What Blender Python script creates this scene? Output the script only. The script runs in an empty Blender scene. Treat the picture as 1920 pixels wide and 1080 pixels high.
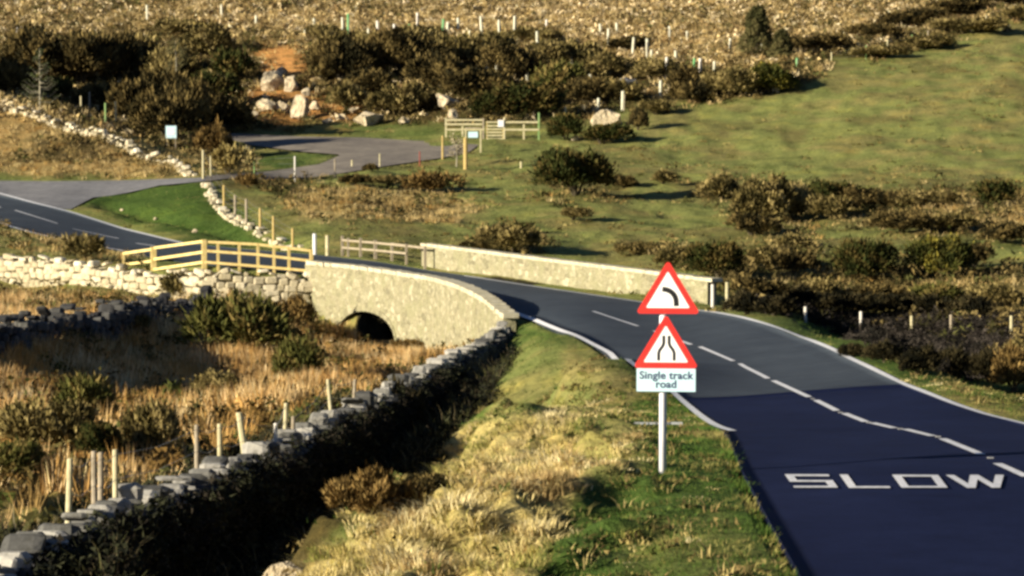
import bpy, math, random
import numpy as np
from mathutils import Vector
random.seed(7); rng = np.random.default_rng(11)
SC = bpy.context.scene; COL = SC.collection
F, CX, CY, YH, HC = 5600.0, 960.0, 540.0, 200.0, 12.0
PITCH = math.atan((CY - YH) / F)
SP, CP = math.sin(PITCH), math.cos(PITCH)

# ------------------------------------------------------------ camera maths
def unproj(px, py, d):
    x = (np.asarray(px, float) - CX) / F; y = -(np.asarray(py, float) - CY) / F
    return np.stack([x * d, (y * SP + CP) * d, HC + (y * CP - SP) * d], -1)
def proj(X, Y, Z):
    zc = np.asarray(Z) - HC
    d = Y * CP - zc * SP
    u = Y * SP + zc * CP
    d = np.maximum(d, 1e-3)
    return CX + F * X / d, CY - F * u / d, d

# ------------------------------------------------------------ value noise
_T = rng.random((256, 256))
def vnoise(x, y):
    x = np.asarray(x, float); y = np.asarray(y, float)
    xi = np.floor(x).astype(int); yi = np.floor(y).astype(int)
    fx = x - xi; fy = y - yi
    fx = fx * fx * (3 - 2 * fx); fy = fy * fy * (3 - 2 * fy)
    a = _T[xi & 255, yi & 255]; b = _T[(xi + 1) & 255, yi & 255]
    c = _T[xi & 255, (yi + 1) & 255]; e = _T[(xi + 1) & 255, (yi + 1) & 255]
    return (a * (1 - fx) + b * fx) * (1 - fy) + (c * (1 - fx) + e * fx) * fy
def fbm(x, y, o=3):
    s = 0; a = .5; n = 0
    for k in range(o):
        s = s + a * vnoise(x + 17 * k, y + 31 * k); n += a; a *= .5; x = x * 2.03; y = y * 2.03
    return s / n

# ------------------------------------------------------------ terrain control points: pixel x, pixel y, pixels per metre
HIGH = [(1500,1080,187),(1200,1080,187),(900,1080,180),(1800,1080,187),(2300,1080,187),(3000,1080,187),
 (700,1075,172),(540,1055,160),(200,1090,152),(-300,1200,150),
 (1700,905,151),(2300,900,151),(3000,905,150),(1242,888,146),(1400,900,147),(1000,905,142),(850,915,132),(740,955,136),
 (1365,815,120),(1600,815,119),(1920,797,112),(2300,800,112),(1200,815,118),(1050,790,104),(920,800,99),
 (1265,740,90),(1480,738,90),(1700,722,88),(1050,720,84),(950,740,84),
 (1180,678,73),(1400,690,76),(1600,668,76),(1000,655,65),
 (1080,628,63),(1300,630,63),(1500,632,67),(1010,600,56),(1200,597,56),(1330,585,55),
 (1100,560,50),(1200,567,51),(930,555,48),(1000,537,46),(900,523,44),(700,505,42),(800,508,41.5),(700,489,40.5),(600,500,41.5),(590,482,39.5),
 (500,505,42.5),(460,475,38.5),(340,487,40),(340,455,36.5),(384,497,42.6),(584,512,42.6),(288,503,41.5),(232,498,40.6),
 (100,475,39.5),(0,468,39),(-300,440,38),
 (230,470,38),(230,428,34),(110,440,36),(0,420,35),(0,365,31),(-300,350,31),(-300,290,29),(100,372,31.5),(0,338,30),(200,344,30.5),(380,335,31),
 (300,400,33),(420,430,34.5),(540,462,37),(480,400,33.5),
 (100,318,29.6),(300,320,30),(60,250,27.8),(200,262,28),(330,300,29),(0,192,26.2),(80,215,26.8),(180,240,27.2),(-300,170,26),
 (150,190,23.6),(40,165,23),(-300,140,23),(300,235,25),(300,170,22.8),(30,70,20.3),(150,72,20.2),(300,50,19.6),(0,0,18),(300,0,18),(-400,40,19),
 (450,250,25.4),(420,300,27.5),(480,320,29),(560,325,29),(620,300,27.8),(560,270,26.4),(640,262,26),(760,270,26.3),(820,290,27.2),(700,310,28.4),
 (480,240,25),(560,222,24.2),(700,228,24.4),(560,150,22.9),(450,150,22.6),(560,100,21.6),(640,80,20.8),(640,40,19.6),(640,0,18.4),
 (900,258,26),(850,225,24.9),(1010,258,26),(820,150,22.8),(900,85,21),(1000,180,23.3),(960,0,18.4),
 (880,320,28.5),(760,350,30.2),(620,345,30.5),(680,380,32.5),(560,385,33),(560,420,35),(820,400,33.2),(700,450,37),(640,478,38.8),(800,470,38.5),(950,460,37.5),(950,400,33.2),
 (1100,365,31),(1250,340,29.6),(1100,300,27.8),(1150,240,25.4),(1250,190,24),(1300,120,21.8),(1300,60,20),(1300,0,18.4),
 (1500,300,28),(1500,220,25.4),(1500,155,23.8),(1600,100,22.2),(1700,70,21.2),(1700,0,18.8),(1920,20,20),(2300,-40,19),
 (1750,250,26.8),(1900,150,24.2),(1900,300,28.4),(2300,200,26),(1750,350,31),(1920,370,32),(2300,360,32),
 (1400,400,33),(1200,430,35),(1550,430,35),(1400,490,40),(1150,490,39.5),(1600,500,41),(1800,480,39.5),(1920,500,41),(2400,500,41),
 (1420,545,45),(1300,530,44),(1600,585,44.5),(1800,590,45.5),(1920,610,48),(2400,610,48),
 (1420,588,54),(1500,606,60),(1640,645,71),(1760,692,81),(1850,735,90),(1920,765,99),
 (0,-150,15.6),(640,-150,15.6),(1300,-150,15.6),(1920,-150,16),(-400,-150,15.6),(2400,-150,16),
 (0,-230,12.6),(960,-230,12.6),(1920,-230,12.6)]
LOW = [(60,650,64.5),(120,640,61),(230,622,55.5),(340,606,50),(180,668,61),(300,650,56),(700,660,46.4),(640,650,45.8),(760,664,47.2),(860,660,49.5),(930,640,52),(580,606,44.5),(500,600,44.5),(450,590,44.6),(380,572,44),(290,562,43),(200,548,42),(100,540,41.5),(0,535,41),(-300,530,41),
 (0,655,68),(200,640,57),(330,622,49),(400,610,47),(300,700,60),(600,690,58),(750,690,58),(840,690,60),(100,750,72),(400,780,82),(100,830,95),(0,900,115),(600,760,78),
 (-300,700,60),(-300,900,100),(300,840,98),(500,800,88),(0,1100,150),(240,1020,126),(400,960,114),(560,890,96),(700,790,76),(850,712,62)]
# drystone field wall: pixel x, top y, pixels per metre
_wz = [(-160,1075,168),(0,995,155),(130,935,143),(240,890,130),(380,850,115),(480,815,104),(560,785,95),(620,752,89),(700,716,80),(760,688,72),(850,648,62)]
XYZ_H = [(12.6,93,-9.5),(12,101,-9.5),(12.8,82,-9.3),(13.0,72,-8.8),(13,64,-7.6),(17.5,93,-9.4),(18,80,-9.0),(19,70,-8.2),(11,110,-9.2),(15,104,-9.3),(15,114,-9.3)]
for _x,_y,_s in _wz:
    _Y=5600./_s; _X=(_x-960)/_s; _z=-(_y-200)/_s
    _dp = 2.15 if _Y < 62 else (1.75 if _Y < 72 else 1.35)
    XYZ_H.append((_X+.9,_Y,_z-_dp))
    if _Y < 62: XYZ_H.append((_X+1.9,_Y,_z-_dp+.1))
XYZ_H += [(-.7,57,-7.0),(.7,66,-7.2),(-1.5,57,-7.4),(-.6,64,-7.4),(.2,70,-7.5),(-3.5,40,-7.1),(-3.3,36,-6.7),(-3.0,44,-7.0),(-3.3,51,-7.3),(-1.9,64,-7.7),(-1.3,71,-7.9),(-.3,78,-7.9),(-3.2,46,-6.9)]
WALL = [(-160,1075,168),(0,995,155),(60,968,150),(130,935,143),(240,890,130),(380,850,115),(480,815,104),(560,785,95),(620,752,89),(700,716,80),(760,688,72),(850,648,62),(905,618,59),(948,592,56)]
BRIDGE = [(580,490,43),(660,497,44.2),(740,508,46),(820,520,48.4),(870,534,51.2),(915,556,53.6),(955,588,55.8)]
WHITEW = [(-200,470,39.5),(0,476,40.3),(100,481,41),(200,496,41.8),(290,510,42.4),(383,503,43.2),(450,505,43.2),(580,515,43.1)]

def P(px, py, s): return unproj(px, py, F / s)
def coords(X, Y):
    th = np.clip(np.arctan2(X, np.maximum(Y, -1e9)), -math.atan(0.30), math.atan(0.36))
    r = np.hypot(X, Y); Ye = np.clip(r * np.cos(th), 27.0, 430.0)
    return np.tan(th) * F / 960.0, np.log(Ye / 30.0) * 1.5, Ye
class RBF:
    def __init__(s, pts, lam=2e-4, extra=()):
        p = np.array([P(*q) for q in pts] + [(x, y, HC + z) for x, y, z in extra]); a, b, Ye = coords(p[:, 0], p[:, 1])
        q = (p[:, 2] - HC) / Ye
        s.c = np.stack([a, b], 1); n = len(s.c)
        K = s.k(s.c, s.c) + lam * np.eye(n)
        A = np.zeros((n + 3, n + 3)); A[:n, :n] = K
        A[:n, n] = 1; A[:n, n + 1:] = s.c; A[n:, :n] = A[:n, n:].T
        s.w = np.linalg.solve(A, np.r_[q, 0, 0, 0]); s.n = n
    def k(s, u, v):
        d2 = ((u[:, None, :] - v[None]) ** 2).sum(-1) + 1e-9
        return .5 * d2 * np.log(d2)
    def __call__(s, X, Y):
        sh = np.shape(X); X = np.ravel(X); Y = np.ravel(Y); out = np.empty(len(X))
        for i in range(0, len(X), 20000):
            a, b, Ye = coords(X[i:i + 20000], Y[i:i + 20000])
            c = np.stack([a, b], 1)
            out[i:i + 20000] = HC + Ye * (s.k(c, s.c) @ s.w[:s.n] + s.w[s.n] + c @ s.w[s.n + 1:])
        return out.reshape(sh)
rh = RBF(HIGH, extra=XYZ_H); rl = RBF(LOW + HIGH[60:62] + [(2500,700,60)])
_w = np.array([P(*q)[:2] for q in WALL]); _b = np.array([P(*q)[:2] for q in BRIDGE]); _ww = np.array([P(*q)[:2] for q in WHITEW])
SEAM = np.vstack([[[-90., 150.]], _ww, _b[1:], _w[::-1][1:], [[-14., 12.], [-16., -5.]]])
LOWPOLY = np.vstack([SEAM, [[-90., -5.]]])
def inpoly(X, Y, poly):
    c = np.zeros(np.shape(X), bool); n = len(poly)
    for i in range(n):
        x0, y0 = poly[i]; x1, y1 = poly[(i + 1) % n]
        if y0 == y1: continue
        c ^= ((y0 > Y) != (y1 > Y)) & (X < (x1 - x0) * (Y - y0) / (y1 - y0) + x0)
    return c
def dline(X, Y, pl):
    d = np.full(np.shape(X), 1e9)
    for i in range(len(pl) - 1):
        a = pl[i]; v = pl[i + 1] - a; L = v @ v
        t = np.clip(((X - a[0]) * v[0] + (Y - a[1]) * v[1]) / L, 0, 1)
        d = np.minimum(d, np.hypot(X - a[0] - t * v[0], Y - a[1] - t * v[1]))
    return d
def sstep(a, b, x):
    t = np.clip((x - a) / (b - a), 0, 1); return t * t * (3 - 2 * t)
_ax = np.array([-5.76, 123.2]); _an = np.array([.93, .38]); _an = _an / np.linalg.norm(_an)
def dax(X, Y): return abs((X - _ax[0]) * -_an[1] + (Y - _ax[1]) * _an[0])
def H0(X, Y):
    X = np.asarray(X, float); Y = np.asarray(Y, float)
    sh = X.shape; X = X.ravel(); Y = Y.ravel()
    h = rh(X, Y)
    d = dline(X, Y, SEAM); ins = inpoly(X, Y, LOWPOLY)
    m = np.where(ins, d, -d); w = sstep(-.42, .12, m)
    k = w > 0
    if k.any(): h[k] = h[k] * (1 - w[k]) + rl(X[k], Y[k]) * w[k]
    r = np.hypot(X, Y)
    t = sstep(27, 4, r); h = h * (1 - t) + 10.25 * t
    # hill added out of frame on the left to hold the old quarry in shade
    h = h + 19.0 * np.exp(-(((X + 80) / 18) ** 2 + ((Y - 205) / 14) ** 2))
    return h.reshape(sh)
def Hd(X, Y):
    "finer relief, kept off the road"
    m = sstep(0.3, 2.5, droad(X, Y))
    far = sstep(150, 240, Y)
    n = (fbm(X * .22, Y * .22, 3) - .5) * (.5 + .3 * far) + (fbm(X * .9 + 9, Y * .9, 2) - .5) * .26 + (fbm(X * 1.7 + 3, Y * 1.2, 2) - .5) * .34 * sstep(64, 50, Y) * 2.2
    return n * m - .5 * np.exp(-(dline(X, Y, _gv) / .9) ** 2) * m
def hit_fn(fn, px, py, d0=22., d1=440., n=900):
    px = np.atleast_1d(np.asarray(px, float)); py = np.atleast_1d(np.asarray(py, float))
    ds = np.exp(np.linspace(math.log(d0), math.log(d1), n))
    out = np.full(len(px), d1); done = np.zeros(len(px), bool); prev = np.full(len(px), ds[0])
    pts = unproj(px[:, None], py[:, None], ds[None, :, ]) if False else np.stack([
        (px[:, None] - CX) / F * ds[None], (-(py[:, None] - CY) / F * SP + CP) * ds[None],
        HC + (-(py[:, None] - CY) / F * CP - SP) * ds[None]], -1)
    below = pts[..., 2] < fn(pts[..., 0], pts[..., 1])
    i = np.where(below.any(1), below.argmax(1), n - 1)
    lo = ds[np.maximum(i - 1, 0)].copy(); hi = ds[i].copy()
    for _ in range(18):
        mid = (lo + hi) / 2; q = unproj(px, py, mid[:, None]) if False else np.stack([(px - CX) / F * mid, (-(py - CY) / F * SP + CP) * mid, HC + (-(py - CY) / F * CP - SP) * mid], -1)
        b = q[:, 2] < fn(q[:, 0], q[:, 1]); hi = np.where(b, mid, hi); lo = np.where(b, lo, mid)
    return np.stack([(px - CX) / F * hi, (-(py - CY) / F * SP + CP) * hi, HC + (-(py - CY) / F * CP - SP) * hi, hi], -1)
# ------------------------------------------------------------ roads, traced on the smooth ground
def resample(p, n):
    p = np.asarray(p, float); d = np.r_[0, np.cumsum(np.hypot(*np.diff(p, axis=0).T))]
    t = np.linspace(0, d[-1], n); return np.stack([np.interp(t, d, p[:, k]) for k in range(p.shape[1])], 1)
RL_NEW = [(1275,747),(1320,785),(1365,815),(1380,855),(1395,890),(1440,975),(1500,1080),(1560,1190)]
RR_NEW = [(1693,722),(1800,762),(1920,797),(2060,835),(2200,880),(2400,950),(2600,1080),(2700,1190)]
RL_OLD = [(0,420),(110,448),(230,471),(340,490),(420,500),(520,509),(620,514),(720,522),(800,532),(860,545),(930,572),(1000,600),(1080,630),(1180,680),(1235,715),(1275,747)]
RR_OLD = [(0,364),(130,397),(230,428),(340,455),(460,468),(540,474),(620,481),(700,491),(800,506),(900,521),(1000,536),(1150,558),(1310,582),(1420,603),(1560,655),(1693,722)]
RL_OLD = [(-300,350)] + RL_OLD; RR_OLD = [(-300,300)] + RR_OLD
SIDE = [(-300,352),(0,366),(130,394),(170,372),(230,352),(320,346),(400,338),(400,332),(250,338),(100,340),(-300,336)]
TRACK = [(385,340),(470,330),(555,333),(640,325),(740,309),(830,296),(880,285),(900,270),(820,278),(775,274),(778,264),(680,258),(560,256),(405,249),(415,257),(470,272),(560,284),(640,290),(600,308),(500,322),(385,330)]
def hit0(px, py): return hit_fn(H0, px, py)
def strip(L, R, n, m):
    L = resample(L, n); R = resample(R, n)
    l = hit0(L[:, 0], L[:, 1])[:, :2]; r = hit0(R[:, 0], R[:, 1])[:, :2]
    t = np.linspace(0, 1, m)[None, :, None]
    g = l[:, None] * (1 - t) + r[:, None] * t
    return l, r, g
def pair(L, R, k=10):
    "densify paired edge points so that cross sections stay matched"
    a = []; b = []
    for i in range(len(L) - 1):
        for j in range(k):
            t = j / k
            a.append((L[i][0] * (1 - t) + L[i + 1][0] * t, L[i][1] * (1 - t) + L[i + 1][1] * t))
            b.append((R[i][0] * (1 - t) + R[i + 1][0] * t, R[i][1] * (1 - t) + R[i + 1][1] * t))
    a.append(L[-1]); b.append(R[-1]); return a, b
def pairgrid(L, R, k, m, ext_first=None):
    a, b = pair(L, R, k); a = np.array(a); b = np.array(b)
    l = hit0(a[:, 0], a[:, 1])[:, :2]; r = hit0(b[:, 0], b[:, 1])[:, :2]
    for e in (l, r):
        for _ in range(6): e[1:-1] = (e[:-2] + 2 * e[1:-1] + e[2:]) / 4
    t = np.linspace(0, 1, m)[None, :, None]
    return l, r, l[:, None] * (1 - t) + r[:, None] * t
oldL, oldR, OLDG = pairgrid(RL_OLD, RR_OLD, 8, 15)
newL, newR, NEWG = pairgrid(RL_NEW, RR_NEW, 8, 31)
seam = (OLDG[-1][0], OLDG[-1][-1])
sidep = hit0(*np.array(resample(SIDE + [SIDE[0]], 90)).T)[:-1, :2]
trackp = hit0(*np.array(resample(TRACK + [TRACK[0]], 140)).T)[:-1, :2]
OLDP = np.vstack([oldL, oldR[::-1]]); NEWP = np.vstack([newL, newR[::-1]])
def droad(X, Y):
    X = np.asarray(X, float); Y = np.asarray(Y, float)
    d = np.full(X.shape, 1e9)
    for pl in (OLDP, NEWP, sidep, trackp):
        q = pl[::2]; q = np.vstack([q, q[:1]])
        lo = pl.min(0) - 3; hi = pl.max(0) + 3
        k = (X > lo[0]) & (X < hi[0]) & (Y > lo[1]) & (Y < hi[1])
        if not k.any(): continue
        dd = dline(X[k], Y[k], q); dd = np.where(inpoly(X[k], Y[k], pl), -dd, dd)
        d[k] = np.minimum(d[k], dd)
    return d
_gv = hit0([150,260,400,560],[374,396,431,463])[:, :2]
def G(X, Y):
    X = np.asarray(X, float); Y = np.asarray(Y, float); h = H0(X, Y) + Hd(X, Y)
    k = (abs((X - _ax[0]) * _an[0] + (Y - _ax[1]) * _an[1] - 2.6) < 3.0) & (dax(X, Y) < 2.5)   # stream bed through the arch
    if k.any(): h = np.where(k, HC - 9.75, h)
    return h

def hit(px, py):
    v = hit_fn(G, px, py, n=500); return v if np.ndim(px) else v[0]
def gz(x, y): return float(G(np.array([x]), np.array([y]))[0])

# ------------------------------------------------------------ object helpers
def link(o, parent=None):
    COL.objects.link(o)
    if parent: o.parent = parent
    return o
def mesh_obj(name, v, f, mat, parent=None, smooth=False, cols=None):
    me = bpy.data.meshes.new(name); me.from_pydata([tuple(map(float, a)) for a in v], [], [tuple(map(int, a)) for a in f]); me.update()
    if mat: me.materials.append(mat)
    if smooth: me.polygons.foreach_set('use_smooth', [True] * len(me.polygons))
    if cols is not None:
        ca = me.color_attributes.new('col', 'FLOAT_COLOR', 'POINT'); ca.data.foreach_set('color', np.c_[cols, np.ones(len(cols))].astype(np.float32).ravel())
    return link(bpy.data.objects.new(name, me), parent)
def tri_obj(name, V, C, mat, parent=None, loc=None):
    "V (n,3,3) triangles, C (n,3) colours"
    n = len(V); me = bpy.data.meshes.new(name)
    me.vertices.add(3 * n); me.vertices.foreach_set('co', V.astype(np.float32).ravel())
    me.loops.add(3 * n); me.loops.foreach_set('vertex_index', np.arange(3 * n, dtype=np.int32))
    me.polygons.add(n); me.polygons.foreach_set('loop_start', np.arange(0, 3 * n, 3, dtype=np.int32))
    me.update(calc_edges=True)
    ca = me.color_attributes.new('col', 'FLOAT_COLOR', 'POINT')
    cc = np.repeat(np.c_[C, np.ones(n)], 3, 0).astype(np.float32); ca.data.foreach_set('color', cc.ravel())
    me.materials.append(mat); me.validate()
    o = link(bpy.data.objects.new(name, me), parent)
    if loc is not None: o.location = loc
    return o
def tag(o, label, cat=None, group=None, kind=None):
    if label: o['label'] = label
    if cat: o['category'] = cat
    if group: o['group'] = group
    if kind: o['kind'] = kind
    return o
def empty(name, loc, label, cat, group=None, rz=0):
    o = bpy.data.objects.new(name, None); o.location = loc; o.rotation_euler = (0, 0, rz); o.empty_display_size = .2
    link(o); return tag(o, label, cat, group)
class MB:
    def __init__(s): s.v = []; s.f = []
    def add(s, v, f):
        n = len(s.v); s.v += [tuple(a) for a in v]; s.f += [tuple(i + n for i in a) for a in f]
    def box(s, c, sx, sy, sz, rz=0, tx=0, ty=0, jit=0):
        ca, sa = math.cos(rz), math.sin(rz); vs = []
        for i in (-1, 1):
            for j in (-1, 1):
                for k in (0, 1):
                    x = i * sx / 2 + tx * k; y = j * sy / 2 + ty * k; z = k * sz
                    if jit: x += random.uniform(-jit, jit); y += random.uniform(-jit, jit); z += random.uniform(-jit, jit)
                    vs.append((c[0] + x * ca - y * sa, c[1] + x * sa + y * ca, c[2] + z))
        s.add(vs, [(0, 1, 3, 2), (4, 6, 7, 5), (0, 4, 5, 1), (2, 3, 7, 6), (0, 2, 6, 4), (1, 5, 7, 3)])
    def bar(s, a, b, w, h):
        a = Vector(a); b = Vector(b); d = (b - a).normalized(); r = d.cross(Vector((0, 0, 1)))
        if r.length < 1e-3: r = Vector((1, 0, 0))
        r.normalize(); u = r.cross(d).normalized()
        vs = [p + r * (i * w / 2) + u * (j * h / 2) for p in (a, b) for i, j in ((-1, -1), (1, -1), (1, 1), (-1, 1))]
        s.add(vs, [(3, 2, 1, 0), (4, 5, 6, 7), (0, 1, 5, 4), (1, 2, 6, 5), (2, 3, 7, 6), (3, 0, 4, 7)])
    def tube(s, pts, rad, n=8):
        pts = [Vector(p) for p in pts]; rings = []
        for i, p in enumerate(pts):
            d = (pts[min(i + 1, len(pts) - 1)] - pts[max(i - 1, 0)]).normalized()
            r = d.cross(Vector((0, 1, .01))).normalized(); u = r.cross(d)
            q = rad[i] if hasattr(rad, '__len__') else rad
            rings.append([p + (r * math.cos(t) + u * math.sin(t)) * q for t in [2 * math.pi * k / n for k in range(n)]])
        vs = [v for r in rings for v in r]; fs = []
        for i in range(len(pts) - 1):
            for k in range(n): fs.append((i * n + k, i * n + (k + 1) % n, (i + 1) * n + (k + 1) % n, (i + 1) * n + k))
        fs.append(tuple(range(n))[::-1]); fs.append(tuple((len(pts) - 1) * n + k for k in range(n))); s.add(vs, fs)
    def build(s, name, mat, parent=None, smooth=False): return mesh_obj(name, s.v, s.f, mat, parent, smooth)

# ------------------------------------------------------------ materials
def mat(name):
    m = bpy.data.materials.new(name); m.use_nodes = True; nt = m.node_tree
    return m, nt, nt.nodes['Principled BSDF']
def N(nt, t, **k):
    n = nt.nodes.new(t)
    for a, v in k.items(): setattr(n, a, v)
    return n
def noise_node(nt, scale, detail=4, rough=.6, coord='Object'):
    tc = N(nt, 'ShaderNodeTexCoord') if coord == 'Object' else N(nt, 'ShaderNodeNewGeometry')
    n = N(nt, 'ShaderNodeTexNoise'); n.inputs['Scale'].default_value = scale; n.inputs['Detail'].default_value = detail; n.inputs['Roughness'].default_value = rough
    nt.links.new(tc.outputs['Object' if coord == 'Object' else 'Position'], n.inputs['Vector']); return n
def ramp(nt, src, stops):
    r = N(nt, 'ShaderNodeValToRGB'); e = r.color_ramp.elements
    while len(e) > 1: e.remove(e[-1])
    e[0].position = stops[0][0]; e[0].color = (*stops[0][1], 1)
    for p, c in stops[1:]:
        k = e.new(p); k.color = (*c, 1)
    nt.links.new(src, r.inputs[0]); return r
def mixc(nt, a, b, f, mode='MULTIPLY'):
    m = N(nt, 'ShaderNodeMix', data_type='RGBA', blend_type=mode)
    for s, v in ((m.inputs[6], a), (m.inputs[7], b)):
        if isinstance(v, tuple): s.default_value = (*v, 1)
        else: nt.links.new(v, s)
    if isinstance(f, (int, float)): m.inputs[0].default_value = f
    else: nt.links.new(f, m.inputs[0])
    return m.outputs[2]
def bump(nt, b, src, strength, dist):
    n = N(nt, 'ShaderNodeBump'); n.inputs['Strength'].default_value = strength; n.inputs['Distance'].default_value = dist
    nt.links.new(src, n.inputs['Height']); nt.links.new(n.outputs[0], b.inputs['Normal'])
def simple(name, c0, c1, scale=6, rough=.85, bmp=.3, bd=.01, spec=.2, coord='Position'):
    m, nt, b = mat(name); n = noise_node(nt, scale, coord=coord)
    r = ramp(nt, n.outputs[0], [(.3, c0), (.7, c1)]); nt.links.new(r.outputs[0], b.inputs['Base Color'])
    b.inputs['Roughness'].default_value = rough; b.inputs['Specular IOR Level'].default_value = spec
    if bmp: bump(nt, b, n.outputs[0], bmp, bd)
    return m
def foliage(name, spec=.05, trans=.0):
    m, nt, b = mat(name); a = N(nt, 'ShaderNodeAttribute', attribute_name='col'); n = noise_node(nt, 3.0, coord='Position')
    r = ramp(nt, n.outputs[0], [(.3, (.75, .75, .75)), (.7, (1.2, 1.2, 1.2))])
    nt.links.new(mixc(nt, a.outputs['Color'], r.outputs[0], 1.0), b.inputs['Base Color'])
    b.inputs['Roughness'].default_value = .8; b.inputs['Specular IOR Level'].default_value = spec
    return m
M = {}
M['leaf'] = foliage('leaf'); M['grass'] = foliage('dry_grass')
def ground_mat():
    m, nt, b = mat('moor_ground'); a = N(nt, 'ShaderNodeAttribute', attribute_name='col')
    n1 = noise_node(nt, .55, 6, .65, 'Position'); n2 = noise_node(nt, 4.5, 5, .7, 'Position'); n3 = noise_node(nt, 22, 4, .7, 'Position')
    r1 = ramp(nt, n1.outputs[0], [(.32, (.62, .68, .6)), (.5, (1, 1, 1)), (.7, (1.3, 1.2, 1.0))])
    r2 = ramp(nt, n2.outputs[0], [(.3, (.6, .62, .6)), (.5, (1, 1, 1)), (.7, (1.35, 1.3, 1.2))])
    r3 = ramp(nt, n3.outputs[0], [(.3, (.65, .65, .65)), (.7, (1.3, 1.3, 1.3))])
    c = mixc(nt, a.outputs['Color'], r1.outputs[0], 1.0); c = mixc(nt, c, r2.outputs[0], 1.0); c = mixc(nt, c, r3.outputs[0], .8)
    nt.links.new(c, b.inputs['Base Color']); b.inputs['Roughness'].default_value = .95; b.inputs['Specular IOR Level'].default_value = .05
    bump(nt, b, n2.outputs[0], .8, .12); return m
M['ground'] = ground_mat()
def asphalt(name, c0, c1, rough, spec):
    m, nt, b = mat(name); n = noise_node(nt, .35, 5, .6, 'Position'); g = noise_node(nt, 60, 2, .5, 'Position')
    r = ramp(nt, n.outputs[0], [(.3, c0), (.7, c1)]); r2 = ramp(nt, g.outputs[0], [(.3, (.8, .8, .8)), (.7, (1.2, 1.2, 1.2))])
    st = noise_node(nt, 1.7, 6, .75, 'Position'); r3 = ramp(nt, st.outputs[0], [(.35, (.82, .82, .82)), (.5, (1, 1, 1)), (.66, (1.22, 1.2, 1.16))])
    nt.links.new(mixc(nt, mixc(nt, r.outputs[0], r2.outputs[0], 1.0), r3.outputs[0], 1.0), b.inputs['Base Color'])
    b.inputs['Roughness'].default_value = rough; b.inputs['Specular IOR Level'].default_value = spec; bump(nt, b, g.outputs[0], .25, .004); return m
M['asphalt'] = asphalt('worn_asphalt', (.032, .042, .056), (.046, .058, .074), .85, .2)
M['asphalt_new'] = asphalt('fresh_asphalt', (.006, .0095, .035), (.010, .015, .048), .85, .08)
M['gravel'] = asphalt('track_surface', (.17, .15, .13), (.26, .23, .19), .95, .1)
M['lane'] = asphalt('side_road_surface', (.15, .15, .16), (.20, .20, .21), .9, .1)
M['paint'] = simple('road_paint', (.5, .51, .54), (.8, .8, .82), 11, .7, .1)
def stone(name, cols, vs=3.2, lich=(.5, .45, .2), bd=.05, mortar=(.25, .2, .12)):
    m, nt, b = mat(name); g = N(nt, 'ShaderNodeNewGeometry'); mp = N(nt, 'ShaderNodeMapping'); mp.inputs['Scale'].default_value = (1, 1, 1.7)
    nt.links.new(g.outputs['Position'], mp.inputs[0])
    v = N(nt, 'ShaderNodeTexVoronoi'); v.inputs['Scale'].default_value = vs; nt.links.new(mp.outputs[0], v.inputs['Vector'])
    e = N(nt, 'ShaderNodeTexVoronoi', feature='DISTANCE_TO_EDGE'); e.inputs['Scale'].default_value = vs; nt.links.new(mp.outputs[0], e.inputs['Vector'])
    sep = N(nt, 'ShaderNodeSeparateColor'); nt.links.new(v.outputs['Color'], sep.inputs[0])
    r = ramp(nt, sep.outputs[0], [(i / (len(cols) - 1), c) for i, c in enumerate(cols)])
    er = ramp(nt, e.outputs[0], [(0.0, mortar), (.09, (1, 1, 1))]); er.color_ramp.elements[0].color = (.75, .72, .66, 1)
    n = noise_node(nt, 1.6, 6, .7, 'Position'); lr = ramp(nt, n.outputs[0], [(.48, (0, 0, 0)), (.62, (1, 1, 1))])
    c = mixc(nt, r.outputs[0], er.outputs[0], 1.0); c = mixc(nt, c, lich, lr.outputs[0], 'MIX')
    n2 = noise_node(nt, 14, 4, .7, 'Position'); r2 = ramp(nt, n2.outputs[0], [(.3, (.6, .6, .6)), (.7, (1.25, 1.25, 1.25))])
    c = mixc(nt, c, r2.outputs[0], 1.0); nt.links.new(c, b.inputs['Base Color']); b.inputs['Roughness'].default_value = .95; b.inputs['Specular IOR Level'].default_value = .1
    bump(nt, b, er.outputs[0], .7, bd); return m
M['bridge'] = stone('bridge_masonry', [(.20, .185, .12), (.34, .31, .20), (.27, .25, .16), (.45, .42, .29)], 3.1, (.27, .255, .15), bd=.05)
M['coping'] = simple('coping_stone', (.38, .34, .22), (.58, .54, .42), 3, .9, .5, .03)
M['soffit'] = simple('arch_soffit', (.02, .018, .012), (.05, .042, .028), 3, .95, .5, .03)  # vault stone darkened to stand for the shade inside the arch
def vstone(name, c0, c1, c2):
    m, nt, b = mat(name); a = N(nt, 'ShaderNodeAttribute', attribute_name='col'); sep = N(nt, 'ShaderNodeSeparateColor'); nt.links.new(a.outputs['Color'], sep.inputs[0])
    r = ramp(nt, sep.outputs[0], [(0, c0), (.5, c1), (1, c2)]); n = noise_node(nt, 7, 5, .7, 'Position')
    r2 = ramp(nt, n.outputs[0], [(.3, (.55, .55, .5)), (.5, (1, 1, 1)), (.72, (1.25, 1.25, 1.2))])
    nt.links.new(mixc(nt, r.outputs[0], r2.outputs[0], 1.0), b.inputs['Base Color']); b.inputs['Roughness'].default_value = .95; b.inputs['Specular IOR Level'].default_value = .1
    bump(nt, b, n.outputs[0], .5, .03); return m
M['greystone'] = vstone('grey_granite', (.030, .030, .034), (.12, .118, .11), (.42, .40, .36))  # dark end lowered to put the wall's shade into the stone
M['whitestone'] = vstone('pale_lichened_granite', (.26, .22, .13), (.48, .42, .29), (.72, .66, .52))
M['rock'] = simple('cream_rock', (.30, .24, .15), (.66, .56, .39), 2.6, .95, 1.0, .3)  # cream to tan stone colour
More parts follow.
